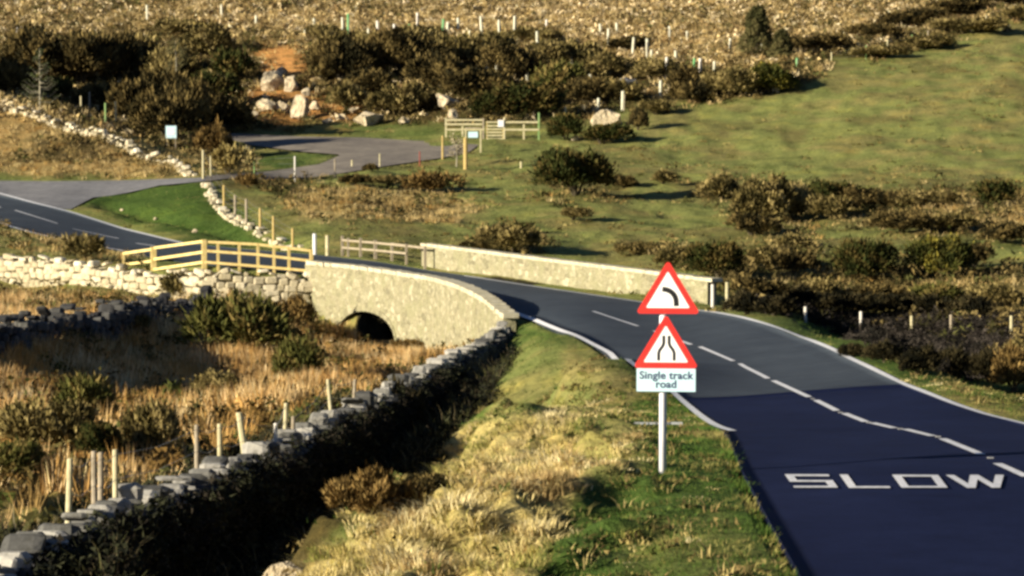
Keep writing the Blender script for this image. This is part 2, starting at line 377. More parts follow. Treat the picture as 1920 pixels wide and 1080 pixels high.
M['rockgrey'] = simple('grey_rock', (.2, .2, .2), (.38, .37, .36), 1.6, .95, .8, .15)
M['oak'] = simple('fresh_timber', (.58, .43, .15), (.78, .62, .28), 5, .8, .2)
M['timber'] = simple('weathered_timber', (.24, .20, .14), (.40, .34, .25), 7, .9, .3)
M['palepost'] = simple('pale_cut_timber', (.40, .36, .20), (.62, .56, .36), 7, .9, .3)
M['yellowpost'] = simple('amber_timber', (.36, .26, .09), (.54, .41, .17), 7, .85, .3)
M['greenpost'] = simple('green_stained_timber', (.14, .26, .08), (.30, .42, .18), 7, .9, .2)
M['whitep'] = simple('white_paint', (.70, .70, .70), (.85, .85, .85), 4, .6, .05)
M['palebar'] = simple('faded_white_board', (.36, .38, .40), (.50, .52, .52), 5, .8, .1)
M['steel'] = simple('painted_steel', (.62, .62, .66), (.78, .78, .82), 5, .5, .05, spec=.4)
M['back'] = simple('grey_sign_back', (.25, .25, .25), (.3, .3, .3), 4, .6, 0)
M['red'] = simple('red_sign_film', (.62, .025, .02), (.72, .035, .025), 3, .5, 0, spec=.4)
M['redpost'] = simple('red_paint', (.22, .05, .035), (.32, .08, .06), 6, .6, .1)
M['whitef'] = simple('white_sign_film', (.84, .84, .84), (.9, .9, .9), 3, .5, 0, spec=.4)
M['bluew'] = simple('pale_blue_sign_film', (.50, .72, .80), (.58, .80, .86), 3, .5, 0, spec=.4)
M['black'] = simple('black_sign_film', (.012, .012, .014), (.02, .02, .02), 4, .6, 0)
M['ink'] = simple('blue_black_lettering', (.03, .04, .10), (.05, .06, .13), 4, .6, 0)
M['tube'] = simple('pale_plastic_tube', (.52, .52, .38), (.72, .70, .55), 3, .6, 0, spec=.3)
M['tubegreen'] = simple('green_plastic_tube', (.10, .30, .10), (.18, .42, .18), 3, .6, 0, spec=.3)
M['tubewhite'] = simple('white_plastic_tube', (.62, .58, .50), (.78, .75, .68), 3, .6, 0, spec=.3)
M['wire'] = simple('galvanised_wire', (.25, .25, .26), (.35, .35, .36), 9, .5, 0, spec=.5)
M['bark'] = simple('bark', (.05, .04, .025), (.12, .10, .06), 9, .95, .5)
M['palebark'] = simple('pale_bark', (.22, .20, .14), (.36, .33, .24), 9, .95, .5)

# ------------------------------------------------------------ ground cover map (what grows where)
Q = 8; X0, X1, Y0, Y1 = -480, 2480, -320, 1280
gx = np.arange(X0 + Q / 2, X1, Q); gy = np.arange(Y0 + Q / 2, Y1, Q); GX, GY = np.meshgrid(gx, gy)
NZ = 8  # 0 pasture 1 straw 2 heather 3 lush 4 bracken 5 bare soil 6 gravel 7 gold bank
Z = np.zeros((NZ,) + GX.shape); Z[0] = 1
def paint(k, poly, w=1.0):
    m = inpoly(GX, GY, np.array(poly, float)) * w
    for j in range(NZ): Z[j] = Z[j] * (1 - m)
    Z[k] += m
top = [(-480,72),(0,72),(150,70),(300,48),(400,55),(500,72),(640,82),(900,84),(1100,102),(1300,122),(1450,118),(1600,82),(1700,62),(1920,5),(2480,-120)]
paint(1, [(-480,-320)] + top + [(2480,-320)])
paint(2, [(-480,-320),(2480,-320),(2480,-60),(-480,-60)], .5)
paint(2, [(0,0),(640,0),(640,18),(300,22),(0,45),(-480,45),(-480,0)], .55)
low = [(2480,-60),(1920,30),(1800,66),(1650,100),(1560,116),(1500,165),(1300,190),(1200,196),(1100,222),(1000,236),(830,235),(640,228),(500,245),(400,262),(360,300),(340,290),(240,250),(110,215),(0,182),(-480,160)]
paint(2, top + low)
paint(3, [(640,232),(820,232),(830,262),(780,262),(640,252)], .7)
paint(5, [(480,84),(560,82),(592,100),(575,130),(560,152),(510,168),(480,150),(500,115)])
paint(5, [(440,195),(480,165),(560,160),(640,195),(720,215),(640,232),(520,236),(440,225)], .75)
paint(1, [(-480,160),(0,190),(90,222),(200,252),(300,295),(370,335),(200,333),(0,333),(-480,320)])
paint(2, [(60,262),(150,250),(250,285),(150,300),(80,295)], .8)
paint(4, [(-480,180),(0,200),(80,225),(60,280),(-480,290)], .6)
paint(3, [(-480,318),(0,326),(200,332),(370,333),(380,345),(0,342),(-480,342)], .9)
paint(3, [(110,352),(240,345),(390,343),(420,390),(490,430),(560,455),(600,475),(430,470),(330,452),(200,400),(120,375)])
paint(0, [(100,380),(230,420),(430,465),(330,460),(200,425)], .6)
paint(3, [(480,290),(560,285),(640,280),(620,300),(540,318),(470,330)])
paint(2, [(500,335),(600,338),(620,352),(540,370),(490,362)], .9)
paint(1, [(520,375),(620,352),(760,358),(900,385),(860,412),(700,420),(560,410)], .75)
paint(1, [(360,290),(400,280),(470,300),(470,325),(390,330)], .6)
paint(1, [(0,430),(150,450),(250,475),(280,500),(150,485),(-480,470),(-480,430)], .4)
paint(3, [(-480,435),(0,440),(100,460),(0,470),(-480,460)], .6)
# scrub right of bridge
paint(2, [(1240,345),(1380,345),(1500,352),(1700,352),(1920,350),(2480,350),(2480,450),(1700,450),(1560,440),(1480,450),(1400,440),(1370,390)], .62)
paint(1, [(1700,365),(1920,370),(2480,370),(2480,430),(1750,420)], .55)
paint(0, [(1540,425),(1750,440),(1920,470),(2480,470),(2480,500),(1700,470),(1560,455)], .8)
paint(2, [(1180,470),(1300,465),(1560,470),(1920,500),(2480,510),(2480,760),(1920,690),(1700,640),(1500,590),(1370,570),(1340,520)], .72)
paint(1, [(1400,530),(1560,520),(1920,530),(2480,540),(2480,600),(1900,590),(1600,565)], .5)
paint(2, [(880,440),(960,425),(1020,445),(1010,475),(900,470)], .8)
paint(2, [(1000,345),(1080,350),(1170,365),(1120,375),(1010,372)], .6)
paint(3, [(1330,578),(1420,590),(1500,598),(1620,640),(1760,690),(1880,725),(2480,800),(2480,860),(1920,795),(1780,750),(1640,690),(1500,625),(1400,598)])
paint(1, [(1700,725),(1780,735),(1920,775),(2480,850),(2480,870),(1920,797),(1780,755)], .7)
# hollow left of the field wall
paint(1, [(-480,520),(0,530),(300,555),(560,570),(580,600),(400,600),(0,590),(-480,580)], .4)
paint(2, [(-480,530),(0,540),(300,560),(300,590),(0,600),(-480,600)], .4)
paint(4, [(-480,600),(0,600),(400,600),(640,618),(800,630),(870,650),(760,700),(640,740),(560,770),(460,800),(360,830),(200,900),(0,980),(-480,1200)])
paint(2, [(420,570),(580,600),(640,680),(700,710),(640,740),(500,680),(420,640)], .7)
paint(2, [(-480,740),(0,730),(250,730),(400,770),(420,830),(250,870),(0,960),(-480,1100)], .55)
paint(0, [(0,780),(160,760),(500,750),(620,720),(640,745),(480,800),(330,860),(100,930),(0,970),(-480,1100),(-480,850)], .45)
# bank between field wall and road
bank = [(970,600),(1040,620),(1180,690),(1300,790),(1370,825),(1400,900),(1500,1090),(1560,1280),(-480,1280),(0,1000),(240,900),(480,820),(700,720),(900,640)]
paint(3, bank); paint(0, [(980,640),(1060,640),(1180,740),(1230,850),(1150,880),(1000,860),(900,760),(900,700)], .75)
paint(1, [(1060,640),(1130,670),(1200,730),(1150,760),(1050,700)], .4)
paint(7, [(720,830),(850,800),(1000,780),(1080,830),(1110,890),(1060,960),(1010,1080),(1000,1280),(400,1280),(480,1080),(640,1010),(690,900)], .95)
paint(7, [(1000,770),(1150,760),(1230,850),(1150,900),(1050,860)], .4)
paint(7, [(1150,990),(1350,960),(1480,1080),(1500,1280),(1200,1280)], .15)
paint(2, [(-480,1280),(0,1000),(240,900),(480,820),(700,740),(860,740),(800,800),(690,890),(640,980),(540,1080),(440,1280)], .9)  # dark heather tone laid where the field wall's shadow falls
for _ in range(2):
    Z[:, 1:-1] = (Z[:, :-2] + 2 * Z[:, 1:-1] + Z[:, 2:]) / 4; Z[:, :, 1:-1] = (Z[:, :, :-2] + 2 * Z[:, :, 1:-1] + Z[:, :, 2:]) / 4
def zone(X, Y, Zh):
    px, py, d = proj(X, Y, Zh)
    w = 14 * np.clip(d / 100, .6, 2.0) * 1.0
    px = px + (fbm(X * .5, Y * .5, 2) - .5) * 70; py = py + (fbm(X * .4 + 50, Y * .4, 2) - .5) * 30
    i = np.clip(((py - Y0) / Q).astype(int), 0, len(gy) - 1); j = np.clip(((px - X0) / Q).astype(int), 0, len(gx) - 1)
    return Z[:, i, j], px, py
ZC = np.array([(.205, .222, .070), (.42, .31, .13), (.060, .042, .016), (.060, .10, .022), (.36, .23, .085), (.60, .30, .10), (.27, .24, .18), (.42, .34, .13)])

# ------------------------------------------------------------ ground sheet
def build_ground():
    th = np.radians(np.r_[np.linspace(-180, -22, 40)[:-1], np.linspace(-22, -11.2, 40)[:-1], np.linspace(-11.2, 11.2, 400), np.linspace(11.2, 22, 40)[1:], np.linspace(22, 180, 40)[1:]])
    r = np.r_[0.5, 3, 6, 10, 14, 18, 22, 25, np.exp(np.linspace(math.log(27), math.log(440), 620)), 500, 620, 800, 1100, 1600, 2400]
    T, R = np.meshgrid(th, r); X = R * np.sin(T); Y = R * np.cos(T)
    d = droad(X, Y); h = G(X, Y)
    h = h - .14 * sstep(.22, -.06, d)
    z, px, py = zone(X, Y, h)
    # dry, heather and green patches inside each cover type
    n = fbm(X * .35, Y * .35, 3); n2 = fbm(X * 1.3 + 40, Y * 1.3, 2)
    c = np.einsum('kij,kc->ijc', z, ZC)
    straw_p = (z[1])[..., None] * sstep(.48, .6, n2)[..., None] * .55; c = c * (1 - straw_p) + ZC[2] * 1.6 * straw_p
    past = (z[0])[..., None] * sstep(.47, .62, n)[..., None] * .6; c = c * (1 - past) + np.array((.25, .205, .08)) * past
    p3 = (z[0])[..., None] * sstep(.58, .7, fbm(X * .18 + 60, Y * .07, 3))[..., None] * .5; c = c * (1 - p3) + np.array((.16, .13, .05)) * p3
    hb = (z[2])[..., None] * sstep(.5, .65, n2)[..., None] * .5; c = c * (1 - hb) + np.array((.15, .11, .04)) * hb
    kk = (abs((X - _ax[0]) * _an[0] + (Y - _ax[1]) * _an[1] - 3.0) < 3.6) & (dax(X, Y) < 2.9); c[kk] = (.03, .026, .016)   # stream mud under the arch, darkened to stand for the shade inside
    nv = X.size; ny, nx = X.shape
    me = bpy.data.meshes.new('ground'); idx = np.arange(nv).reshape(ny, nx)
    q = np.stack([idx[:-1, :-1], idx[:-1, 1:], idx[1:, 1:], idx[1:, :-1]], -1).reshape(-1, 4)[:, ::-1]
    me.vertices.add(nv); me.vertices.foreach_set('co', np.stack([X, Y, h], -1).astype(np.float32).ravel())
    me.loops.add(q.size); me.loops.foreach_set('vertex_index', q.ravel().astype(np.int32))
    me.polygons.add(len(q)); me.polygons.foreach_set('loop_start', np.arange(0, q.size, 4, dtype=np.int32)); me.update(calc_edges=True)
    me.polygons.foreach_set('use_smooth', np.ones(len(q), bool))
    ca = me.color_attributes.new('col', 'FLOAT_COLOR', 'POINT'); ca.data.foreach_set('color', np.concatenate([c, np.ones(c.shape[:2] + (1,))], -1).astype(np.float32).ravel())
    me.materials.append(M['ground']); o = link(bpy.data.objects.new('ground', me))
    tag(o, 'rough moorland ground with green pasture, straw grass and heather', 'ground', kind='structure')
build_ground()

# ------------------------------------------------------------ roads
def grid_mesh(name, g, dz, mat_, parent=None):
    n, m = g.shape[:2]; z = H0(g[..., 0], g[..., 1]) + dz
    v = np.concatenate([g, z[..., None]], -1).reshape(-1, 3)
    v2 = v.copy(); v2[:, 2] -= .25
    f = [(i * m + j, i * m + j + 1, (i + 1) * m + j + 1, (i + 1) * m + j) for i in range(n - 1) for j in range(m - 1)]
    N_ = n * m; bd = [j for j in range(m)] + [i * m + m - 1 for i in range(1, n)] + [(n - 1) * m + j for j in range(m - 2, -1, -1)] + [i * m for i in range(n - 2, 0, -1)]
    f += [(bd[k], bd[(k + 1) % len(bd)], bd[(k + 1) % len(bd)] + N_, bd[k] + N_) for k in range(len(bd))]
    return mesh_obj(name, np.vstack([v, v2]), f, mat_, parent, True)
road = grid_mesh('road', OLDG, .02, M['asphalt']); tag(road, 'worn grey asphalt road curving over the stone bridge', 'road', kind='structure')
road2 = grid_mesh('road', NEWG, .02, M['asphalt_new']); tag(road2, 'dark freshly surfaced road in the foreground marked SLOW', 'road', kind='structure')
for pl, nm, mt, lb in ((sidep, 'side_road', 'lane', 'pale side road joining the main road on the left'), (trackp, 'car_park_track', 'gravel', 'pale track leading to the wooden gate and parking area')):
    import bmesh
    bm = bmesh.new(); vs = [bm.verts.new((x, y, 0)) for x, y in pl]; bm.faces.new(vs)
    bmesh.ops.triangulate(bm, faces=bm.faces[:])
    for _ in range(3): bmesh.ops.subdivide_edges(bm, edges=[e for e in bm.edges if e.calc_length() > 1.2], cuts=1, use_grid_fill=True)
    bmesh.ops.triangulate(bm, faces=bm.faces[:])
    xy = np.array([v.co[:2] for v in bm.verts]); zz = H0(xy[:, 0], xy[:, 1])
    for v, z in zip(bm.verts, zz): v.co.z = z + (.008 if nm == 'side_road' else .012)
    bm.normal_update()
    me = bpy.data.meshes.new(nm); bm.to_mesh(me); bm.free(); me.materials.append(M[mt]); o = link(bpy.data.objects.new(nm, me)); tag(o, lb, 'road', kind='structure')

def ribbon(name, pts, width, parent, mat_=None, dz=.032, w_end=None):
    p = resample(pts, max(3, int(sum(math.hypot(pts[i+1][0]-pts[i][0], pts[i+1][1]-pts[i][1]) for i in range(len(pts)-1)) / 9)))
    q = hit0(p[:, 0], p[:, 1])[:, :2]
    for _ in range(3):
        if len(q) > 4: q[1:-1] = (q[:-2] + 2 * q[1:-1] + q[2:]) / 4
    t = np.gradient(q, axis=0); t /= np.linalg.norm(t, axis=1)[:, None]; nrm = np.stack([-t[:, 1], t[:, 0]], 1)
    ww = np.linspace(width, w_end or width, len(q))[:, None] / 2
    a = q + nrm * ww; b = q - nrm * ww
    v = np.vstack([np.c_[a, H0(a[:, 0], a[:, 1]) + dz], np.c_[b, H0(b[:, 0], b[:, 1]) + dz]]); n = len(q)
    return mesh_obj(name, v, [(i, n + i, n + i + 1, i + 1) for i in range(n - 1)], mat_ or M['paint'], parent)
# edge lines
ribbon('edge_line', [(1290,581),(1330,585),(1390,596),(1450,613),(1500,632),(1560,656),(1620,686),(1680,715)], .15, road)
ribbon('edge_line', [(1680,715),(1730,736),(1790,760),(1850,780),(1925,798),(2000,815)], .14, road2)
ribbon('edge_line', [(930,573),(1000,601),(1080,631),(1180,681),(1235,716),(1262,737)], .16, road)
ribbon('edge_line', [(1262,737),(1290,762),(1320,787),(1345,803),(1374,811)], .14, road2)
ribbon('edge_line', [(870,518),(1000,538),(1150,560),(1290,581)], .10, road)
ribbon('edge_line', [(-50,350),(0,363),(60,380),(130,397),(230,429),(340,456)], .22, road)
ribbon('edge_line', [(-50,405),(0,419),(60,437),(140,455),(232,471)], .22, road)
for a in [((1112,585),(1196,613)),((1226,622),(1296,648)),((1312,652),(1375,679)),((1387,684),(1440,712)),((1450,716),(1517,747)),((28,395),(108,420)),((137,430),(222,448)),((255,457),(290,462)),((-70,370),(2,390))]:
    ribbon('centre_dash', list(a), .13, road)
for a in [((1530,753),(1569,773)),((1583,778),(1623,794)),((1635,796),(1677,806)),((1697,808),(1749,821)),((1767,826),(1840,856)),((1870,873),(1925,898)),((1955,912),(2050,960))]:
    ribbon('centre_dash', list(a), .13, road2)
for x, y in [(1524,750),(1576,776),(1629,795),(1688,807),(1759,822),(1857,862)]:
    c = hit0(x, y)[0]; m = MB(); m.box((c[0], c[1], c[2] + .015), .08, .07, .02); m.build('road_stud', M['back'], road2)
# SLOW: letters as block strokes in a unit box
def lettermap(u, v):
    TL, TR, BL, BR = (1471, 894), (1882, 896), (1489, 920), (1900, 920)
    return tuple((TL[k] * (1 - u) + TR[k] * u) * (1 - v) + (BL[k] * (1 - u) + BR[k] * u) * v for k in (0, 1))
W = .038
def quads():
    S = [((.0,.0),(.2,.0),(.2,.13),(.0,.13)), ((.0,.13),(W,.13),(W,.44),(.0,.44)), ((.0,.44),(.2,.44),(.2,.56),(.0,.56)), ((.2-W,.56),(.2,.56),(.2,.88),(.2-W,.88)), ((.0,.88),(.2,.88),(.2,1),(.0,1))]
    L = [((.25,.0),(.25+W,.0),(.25+W,.88),(.25,.88)), ((.25,.88),(.44,.88),(.44,1),(.25,1))]
    O = [((.49,0),(.70,0),(.70,.13),(.49,.13)), ((.49,.13),(.49+W,.13),(.49+W,.88),(.49,.88)), ((.70-W,.13),(.70,.13),(.70,.88),(.70-W,.88)), ((.49,.88),(.70,.88),(.70,1),(.49,1))]
    Wd = [((.735,0),(.735+W,0),(.79+W,1),(.79,1)), ((.79+W*.0,1),(.79+W,1),(.865+W/2,0),(.865-W/2,0)), ((.865-W/2,0),(.865+W/2,0),(.94,1),(.94-W,1)), ((.94-W,1),(.94,1),(1.0,0),(1.0-W,0))]
    return [S, L, O, Wd]
sl = bpy.data.objects.new('slow_lettering', None); link(sl, road2)
for li, qs in enumerate(quads()):
    v = []; f = []
    for qi, q in enumerate(qs):
        n = 5; base = len(v)
        for i in range(n + 1):
            for j in range(n + 1):
                a = i / n; b = j / n
                u = (q[0][0]*(1-a)+q[1][0]*a)*(1-b)+(q[3][0]*(1-a)+q[2][0]*a)*b; w = (q[0][1]*(1-a)+q[1][1]*a)*(1-b)+(q[3][1]*(1-a)+q[2][1]*a)*b
                v.append(lettermap(u, w) + (.0015 * qi,))
        f += [(base+i*(n+1)+j, base+(i+1)*(n+1)+j, base+(i+1)*(n+1)+j+1, base+i*(n+1)+j+1) for i in range(n) for j in range(n)]
    v = np.array(v); h = hit0(v[:, 0], v[:, 1]); mesh_obj('letter', np.c_[h[:, :2], h[:, 2] + .034 + v[:, 2]], f, M['paint'], sl)

# ------------------------------------------------------------ drystone walls
_d = []
for i in range(-2, 3):
    pass
def stone_verts():
    # rounded block: 24 verts, chamfered cube
    v = []; c = .62
    for ax in range(3):
        for s in (-1, 1):
            for a in (-1, 1):
                for b in (-1, 1):
                    p = [0, 0, 0]; p[ax] = s; p[(ax + 1) % 3] = a * c; p[(ax + 2) % 3] = b * c; v.append(p)
    return np.array(v, float)
import bmesh
def stone_template():
    bm = bmesh.new()
    for p in stone_verts(): bm.verts.new(p)
    bmesh.ops.convex_hull(bm, input=bm.verts[:]); bm.normal_update(); bm.verts.index_update()
    v = np.array([x.co[:] for x in bm.verts]); f = [[x.index for x in fc.verts] for fc in bm.faces]; bm.free(); return v, f
SV, SF = stone_template()
def wall_path(spec, base='top', n=None):
    p = np.array([P(*q) for q in spec]); return p
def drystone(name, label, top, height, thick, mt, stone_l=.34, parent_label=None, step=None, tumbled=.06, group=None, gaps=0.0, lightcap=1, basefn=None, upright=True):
    "top: (n,3) world points of the wall head"
    top = np.asarray(top); seg = np.r_[0, np.cumsum(np.linalg.norm(np.diff(top[:, :2], axis=0), axis=1))]; Ltot = seg[-1]
    V = []; Fc = []; C = []; nv = 0; capflag = [0]
    def at(s):
        p = np.array([np.interp(s, seg, top[:, k]) for k in range(3)]); q = np.array([np.interp(s + .2, seg, top[:, k]) for k in range(3)]); q0 = np.array([np.interp(s - .2, seg, top[:, k]) for k in range(3)])
        t = (q - q0)[:2]; t = t / (np.linalg.norm(t) + 1e-9); return p, t
    def stone_at(p, t, lx, ly, lz, tilt=0):
        nonlocal nv
        w = SV * np.array([lx / 2, ly / 2, lz / 2]) * (1 + (np.random.rand(*SV.shape) - .5) * .22)
        a = random.gauss(0, tilt); ca, sa = math.cos(a), math.sin(a); w = np.stack([w[:, 0] * ca - w[:, 2] * sa, w[:, 1], w[:, 0] * sa + w[:, 2] * ca], 1)
        yw = random.gauss(0, .12); tx, ty = t[0] * math.cos(yw) - t[1] * math.sin(yw), t[0] * math.sin(yw) + t[1] * math.cos(yw)
        wx = w[:, 0] * tx - w[:, 1] * ty + p[0]; wy = w[:, 0] * ty + w[:, 1] * tx + p[1]
        V.append(np.stack([wx, wy, w[:, 2] + p[2]], 1)); Fc.extend([[i + nv for i in f] for f in SF]); nv += len(SV); g = random.uniform(.3, .95) if capflag[0] else random.random() * .4 + (.25 if mt is not M['greystone'] else 0); C.append(np.full((len(SV), 3), g))  # grey courses darkened to stand for the wall's shaded face; caps kept paler
    courses = max(2, int(height / .24)); ch = height / courses
    for side in (-1, 1):
        for c in range(courses):
            s = random.uniform(0, stone_l)
            while s < Ltot:
                l = stone_l * random.uniform(.6, 1.5); p, t = at(s + l / 2); nrm = np.array([-t[1], t[0]])
                zc = p[2] - ch * (c + 1.1) + random.gauss(0, .02 + tumbled * .3)
                off = thick / 2 * (.78 + .3 * c / courses)
                q = [p[0] + nrm[0] * side * off, p[1] + nrm[1] * side * off, zc]
                if random.random() < gaps: s += l; continue
                stone_at(q, t, l * 1.05, .34, ch * random.uniform(1.0, 1.25), .08)
                s += l
    s = 0
    while s < Ltot:   # capping stones
        l = stone_l * random.uniform(.35, 1.4); p, t = at(s + l / 2)
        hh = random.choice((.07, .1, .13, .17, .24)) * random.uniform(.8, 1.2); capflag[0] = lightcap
        if random.random() < gaps: s += l; continue
        hh = hh + (tumbled * 2 if random.random() < .12 else 0)
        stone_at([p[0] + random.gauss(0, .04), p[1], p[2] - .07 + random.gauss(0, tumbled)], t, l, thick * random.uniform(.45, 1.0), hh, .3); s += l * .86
    # core so that no light leaks
    n = len(top); k = 0
    core = []
    ss = np.linspace(0, Ltot, max(4, int(Ltot / .8)))
    cv = []
    for s in ss:
        p, t = at(s); nrm = np.array([-t[1], t[0]])
        for sd, dz in ((-1, -.2), (1, -.2), (1, -height - .6), (-1, -height - .6)): cv.append([p[0] + nrm[0] * sd * thick * .3, p[1] + nrm[1] * sd * thick * .3, p[2] + dz])
    for i in range(len(ss) - 1):
        for k in range(4): Fc.append([nv + i * 4 + k, nv + i * 4 + (k + 1) % 4, nv + (i + 1) * 4 + (k + 1) % 4, nv + (i + 1) * 4 + k])
    V.append(np.array(cv)); C.append(np.full((len(cv), 3), .1))
    o = mesh_obj(name, np.vstack(V), Fc, mt, None, False, np.vstack(C)); tag(o, label, 'stone wall', group); return o
np.random.seed(3)
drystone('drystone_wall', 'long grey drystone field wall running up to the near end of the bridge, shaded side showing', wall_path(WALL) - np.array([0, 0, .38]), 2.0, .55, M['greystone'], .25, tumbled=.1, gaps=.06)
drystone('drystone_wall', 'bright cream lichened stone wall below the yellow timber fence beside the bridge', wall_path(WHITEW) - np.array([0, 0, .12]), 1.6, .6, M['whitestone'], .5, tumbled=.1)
drystone('drystone_wall', 'low broken dark stone wall in shade crossing the hollow left of the bridge', [P(-60,610,71), P(0,606,68), P(60,598,64.5), P(120,590,61), P(160,592,59), P(230,574,55.5), P(290,568,52.5), P(340,566,50), P(400,572,47.5)], 1.0, .5, M['greystone'], .4, tumbled=.16, gaps=.2, lightcap=0)  # caps left dark too, shade put into the stone colour
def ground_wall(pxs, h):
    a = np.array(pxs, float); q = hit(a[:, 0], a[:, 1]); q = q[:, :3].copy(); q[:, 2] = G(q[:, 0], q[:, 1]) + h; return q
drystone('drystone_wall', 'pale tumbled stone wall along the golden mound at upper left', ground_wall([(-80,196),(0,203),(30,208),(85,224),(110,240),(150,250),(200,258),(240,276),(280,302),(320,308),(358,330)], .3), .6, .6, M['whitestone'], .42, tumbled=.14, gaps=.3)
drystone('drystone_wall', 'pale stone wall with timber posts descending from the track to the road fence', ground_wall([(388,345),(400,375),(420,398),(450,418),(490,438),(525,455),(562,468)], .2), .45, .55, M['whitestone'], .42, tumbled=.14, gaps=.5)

# ------------------------------------------------------------ the bridge
def bridge():
    top = np.array([P(*q) for q in BRIDGE]); seg = np.r_[0, np.cumsum(np.linalg.norm(np.diff(top[:, :2], axis=0), axis=1))]; L = seg[-1]
    n = 140; s = np.linspace(0, L, n); path = np.stack([np.interp(s, seg, top[:, k]) for k in range(3)], 1)
    for _ in range(14): path[1:-1] = (path[:-2] + 2 * path[1:-1] + path[2:]) / 4
    t = np.gradient(path[:, :2], axis=0); t /= np.linalg.norm(t, axis=1)[:, None]; nr = np.stack([t[:, 1], -t[:, 0]], 1)  # towards the hollow
    if nr[20][0] > 0: nr = -nr
    root = empty('stone_bridge', (path[n // 2][0], path[n // 2][1], path[n // 2][2] - 3), 'old granite bridge with one small round arch and curved parapets', 'bridge')
    o0 = np.array(root.location)
    pxs, pys, _ = proj(path[:, 0], path[:, 1], path[:, 2]); ic = int(np.argmin(abs(pxs - 698))); sc = s[ic]
    r = .5 * abs(np.interp(745, pxs, s) - np.interp(651, pxs, s)); zt = HC - (583 - 200) / 45.0 * 1.0
    r *= 1.12; rz = 1.0; spring = zt - rz; d = abs(s - sc); inside = d < r
    zb = np.where(inside, spring + rz / r * np.sqrt(np.maximum(r * r - d * d, 0)), path[:, 2] - 4.6)
    zarch = np.where(inside, spring + rz / r * np.sqrt(np.maximum(r * r - d * d, 0)), 0)
    th = .42; v = []; f = []
    rows = 10
    def grid(off, nm, mt, z0, z1, cols=range(n), rev=False, jit=0):
        vv = []; ff = []; cols = list(cols)
        for i in cols:
            for k in range(rows + 1):
                z = z1[i] * (1 - k / rows) + z0[i] * k / rows
                o_ = off + (fbm(np.array([s[i] * 3.]), np.array([z * 3.]), 2)[0] - .5) * jit
                vv.append((path[i, 0] + nr[i, 0] * o_ - o0[0], path[i, 1] + nr[i, 1] * o_ - o0[1], z - o0[2]))
        m = rows + 1
        for a in range(len(cols) - 1):
            if abs(cols[a] - cols[a + 1]) > 1: continue
            for k in range(rows): ff.append((a * m + k, a * m + k + 1, (a + 1) * m + k + 1, (a + 1) * m + k)[::-1 if rev else 1])
        return vv, ff
    mb = MB()
    a, b = grid(.2, '', None, zb, path[:, 2] - .12, jit=.07); mb.add(a, b)
    a, b = grid(-.22, '', None, path[:, 2] - 1.3, path[:, 2] - .12, rev=True, jit=.05); mb.add(a, b)
    for e in (0, n - 1):
        q = [(path[e, 0] + nr[e, 0] * w - o0[0], path[e, 1] + nr[e, 1] * w - o0[1], z - o0[2]) for w, z in ((.2, path[e, 2] - .12), (-.22, path[e, 2] - .12), (-.22, path[e, 2] - 4.6), (.2, path[e, 2] - 4.6))]; mb.add(q, [(0, 1, 2, 3)])
    mb.build('spandrel_wall', M['bridge'], root)
    # coping stones
    mb = MB(); ds = .62; x = 0
    while x < L - .1:
        l = ds * random.uniform(.8, 1.2); i = int(np.searchsorted(s, min(x + l / 2, L))) ; i = min(i, n - 1); ang = math.atan2(t[i, 1], t[i, 0])
        mb.box((path[i, 0] - o0[0], path[i, 1] - o0[1], path[i, 2] - .13 - o0[2]), l - .02, .54, .15 + random.uniform(-.01, .015), ang, jit=.012); x += l
    mb.build('coping', M['coping'], root)
    # arch ring
    mb = MB(); K = 19
    for k in range(K):
        a0 = math.pi * k / K; a1 = math.pi * (k + .93) / K; vs = []
        for off in (.17, .235):
            for rr, aa in ((r - .01, a0), (r + .2, a0), (r + .2, a1), (r - .01, a1)):
                ss_ = sc + rr * math.cos(aa); i = np.clip(np.searchsorted(s, ss_), 0, n - 1); px_ = np.interp(ss_, s, path[:, 0]); py_ = np.interp(ss_, s, path[:, 1])
                vs.append((px_ + nr[i, 0] * off - o0[0], py_ + nr[i, 1] * off - o0[1], spring + (rr - r + rz) * math.sin(aa) - o0[2]))
        mb.add(vs, [(0, 1, 2, 3), (7, 6, 5, 4), (0, 4, 5, 1), (1, 5, 6, 2), (2, 6, 7, 3), (3, 7, 4, 0)])
    mb.build('arch_ring', M['bridge'], root)
    # barrel vault with back
    vs = []; fs = []; K = 24
    for j, depth in enumerate((-.21, 2.5, 5.5)):
        for k in range(K + 1):
            aa = math.pi * k / K; px_ = path[ic, 0] + t[ic, 0] * r * math.cos(aa); py_ = path[ic, 1] + t[ic, 1] * r * math.cos(aa)
            vs.append((px_ - nr[ic, 0] * depth - o0[0], py_ - nr[ic, 1] * depth - o0[1], spring + rz * math.sin(aa) - o0[2]))
        for sgn in (1, -1):
            vs.append((path[ic, 0] + sgn * t[ic, 0] * r - nr[ic, 0] * depth - o0[0], path[ic, 1] + sgn * t[ic, 1] * r - nr[ic, 1] * depth - o0[1], spring - 2 - o0[2]))
    m = K + 3; order = [K + 1] + list(range(K + 1)) + [K + 2]
    for j in range(2):
        for a, b in zip(order[:-1], order[1:]): fs.append((j * m + a, j * m + b, (j + 1) * m + b, (j + 1) * m + a))
    mesh_obj('arch_vault', vs, fs, M['soffit'], root)
    mb = MB(); c0 = path[ic, :2] - nr[ic] * 1.5; mb.box((c0[0] - o0[0], c0[1] - o0[1], path[ic, 2] - 1.0 - o0[2]), 5.6, 2.5, .14, math.atan2(t[ic, 1], t[ic, 0])); mb.build('deck', M['gravel'], root)
    # far parapet
    A = [(797,498),(900,512),(1000,527),(1100,541),(1200,555),(1335,574)]
    a = np.array(A, float); q = hit0(a[:, 0], a[:, 1])
    q = resample(q[:, :3], 60)
    for _ in range(10): q[1:-1] = (q[:-2] + 2 * q[1:-1] + q[2:]) / 4
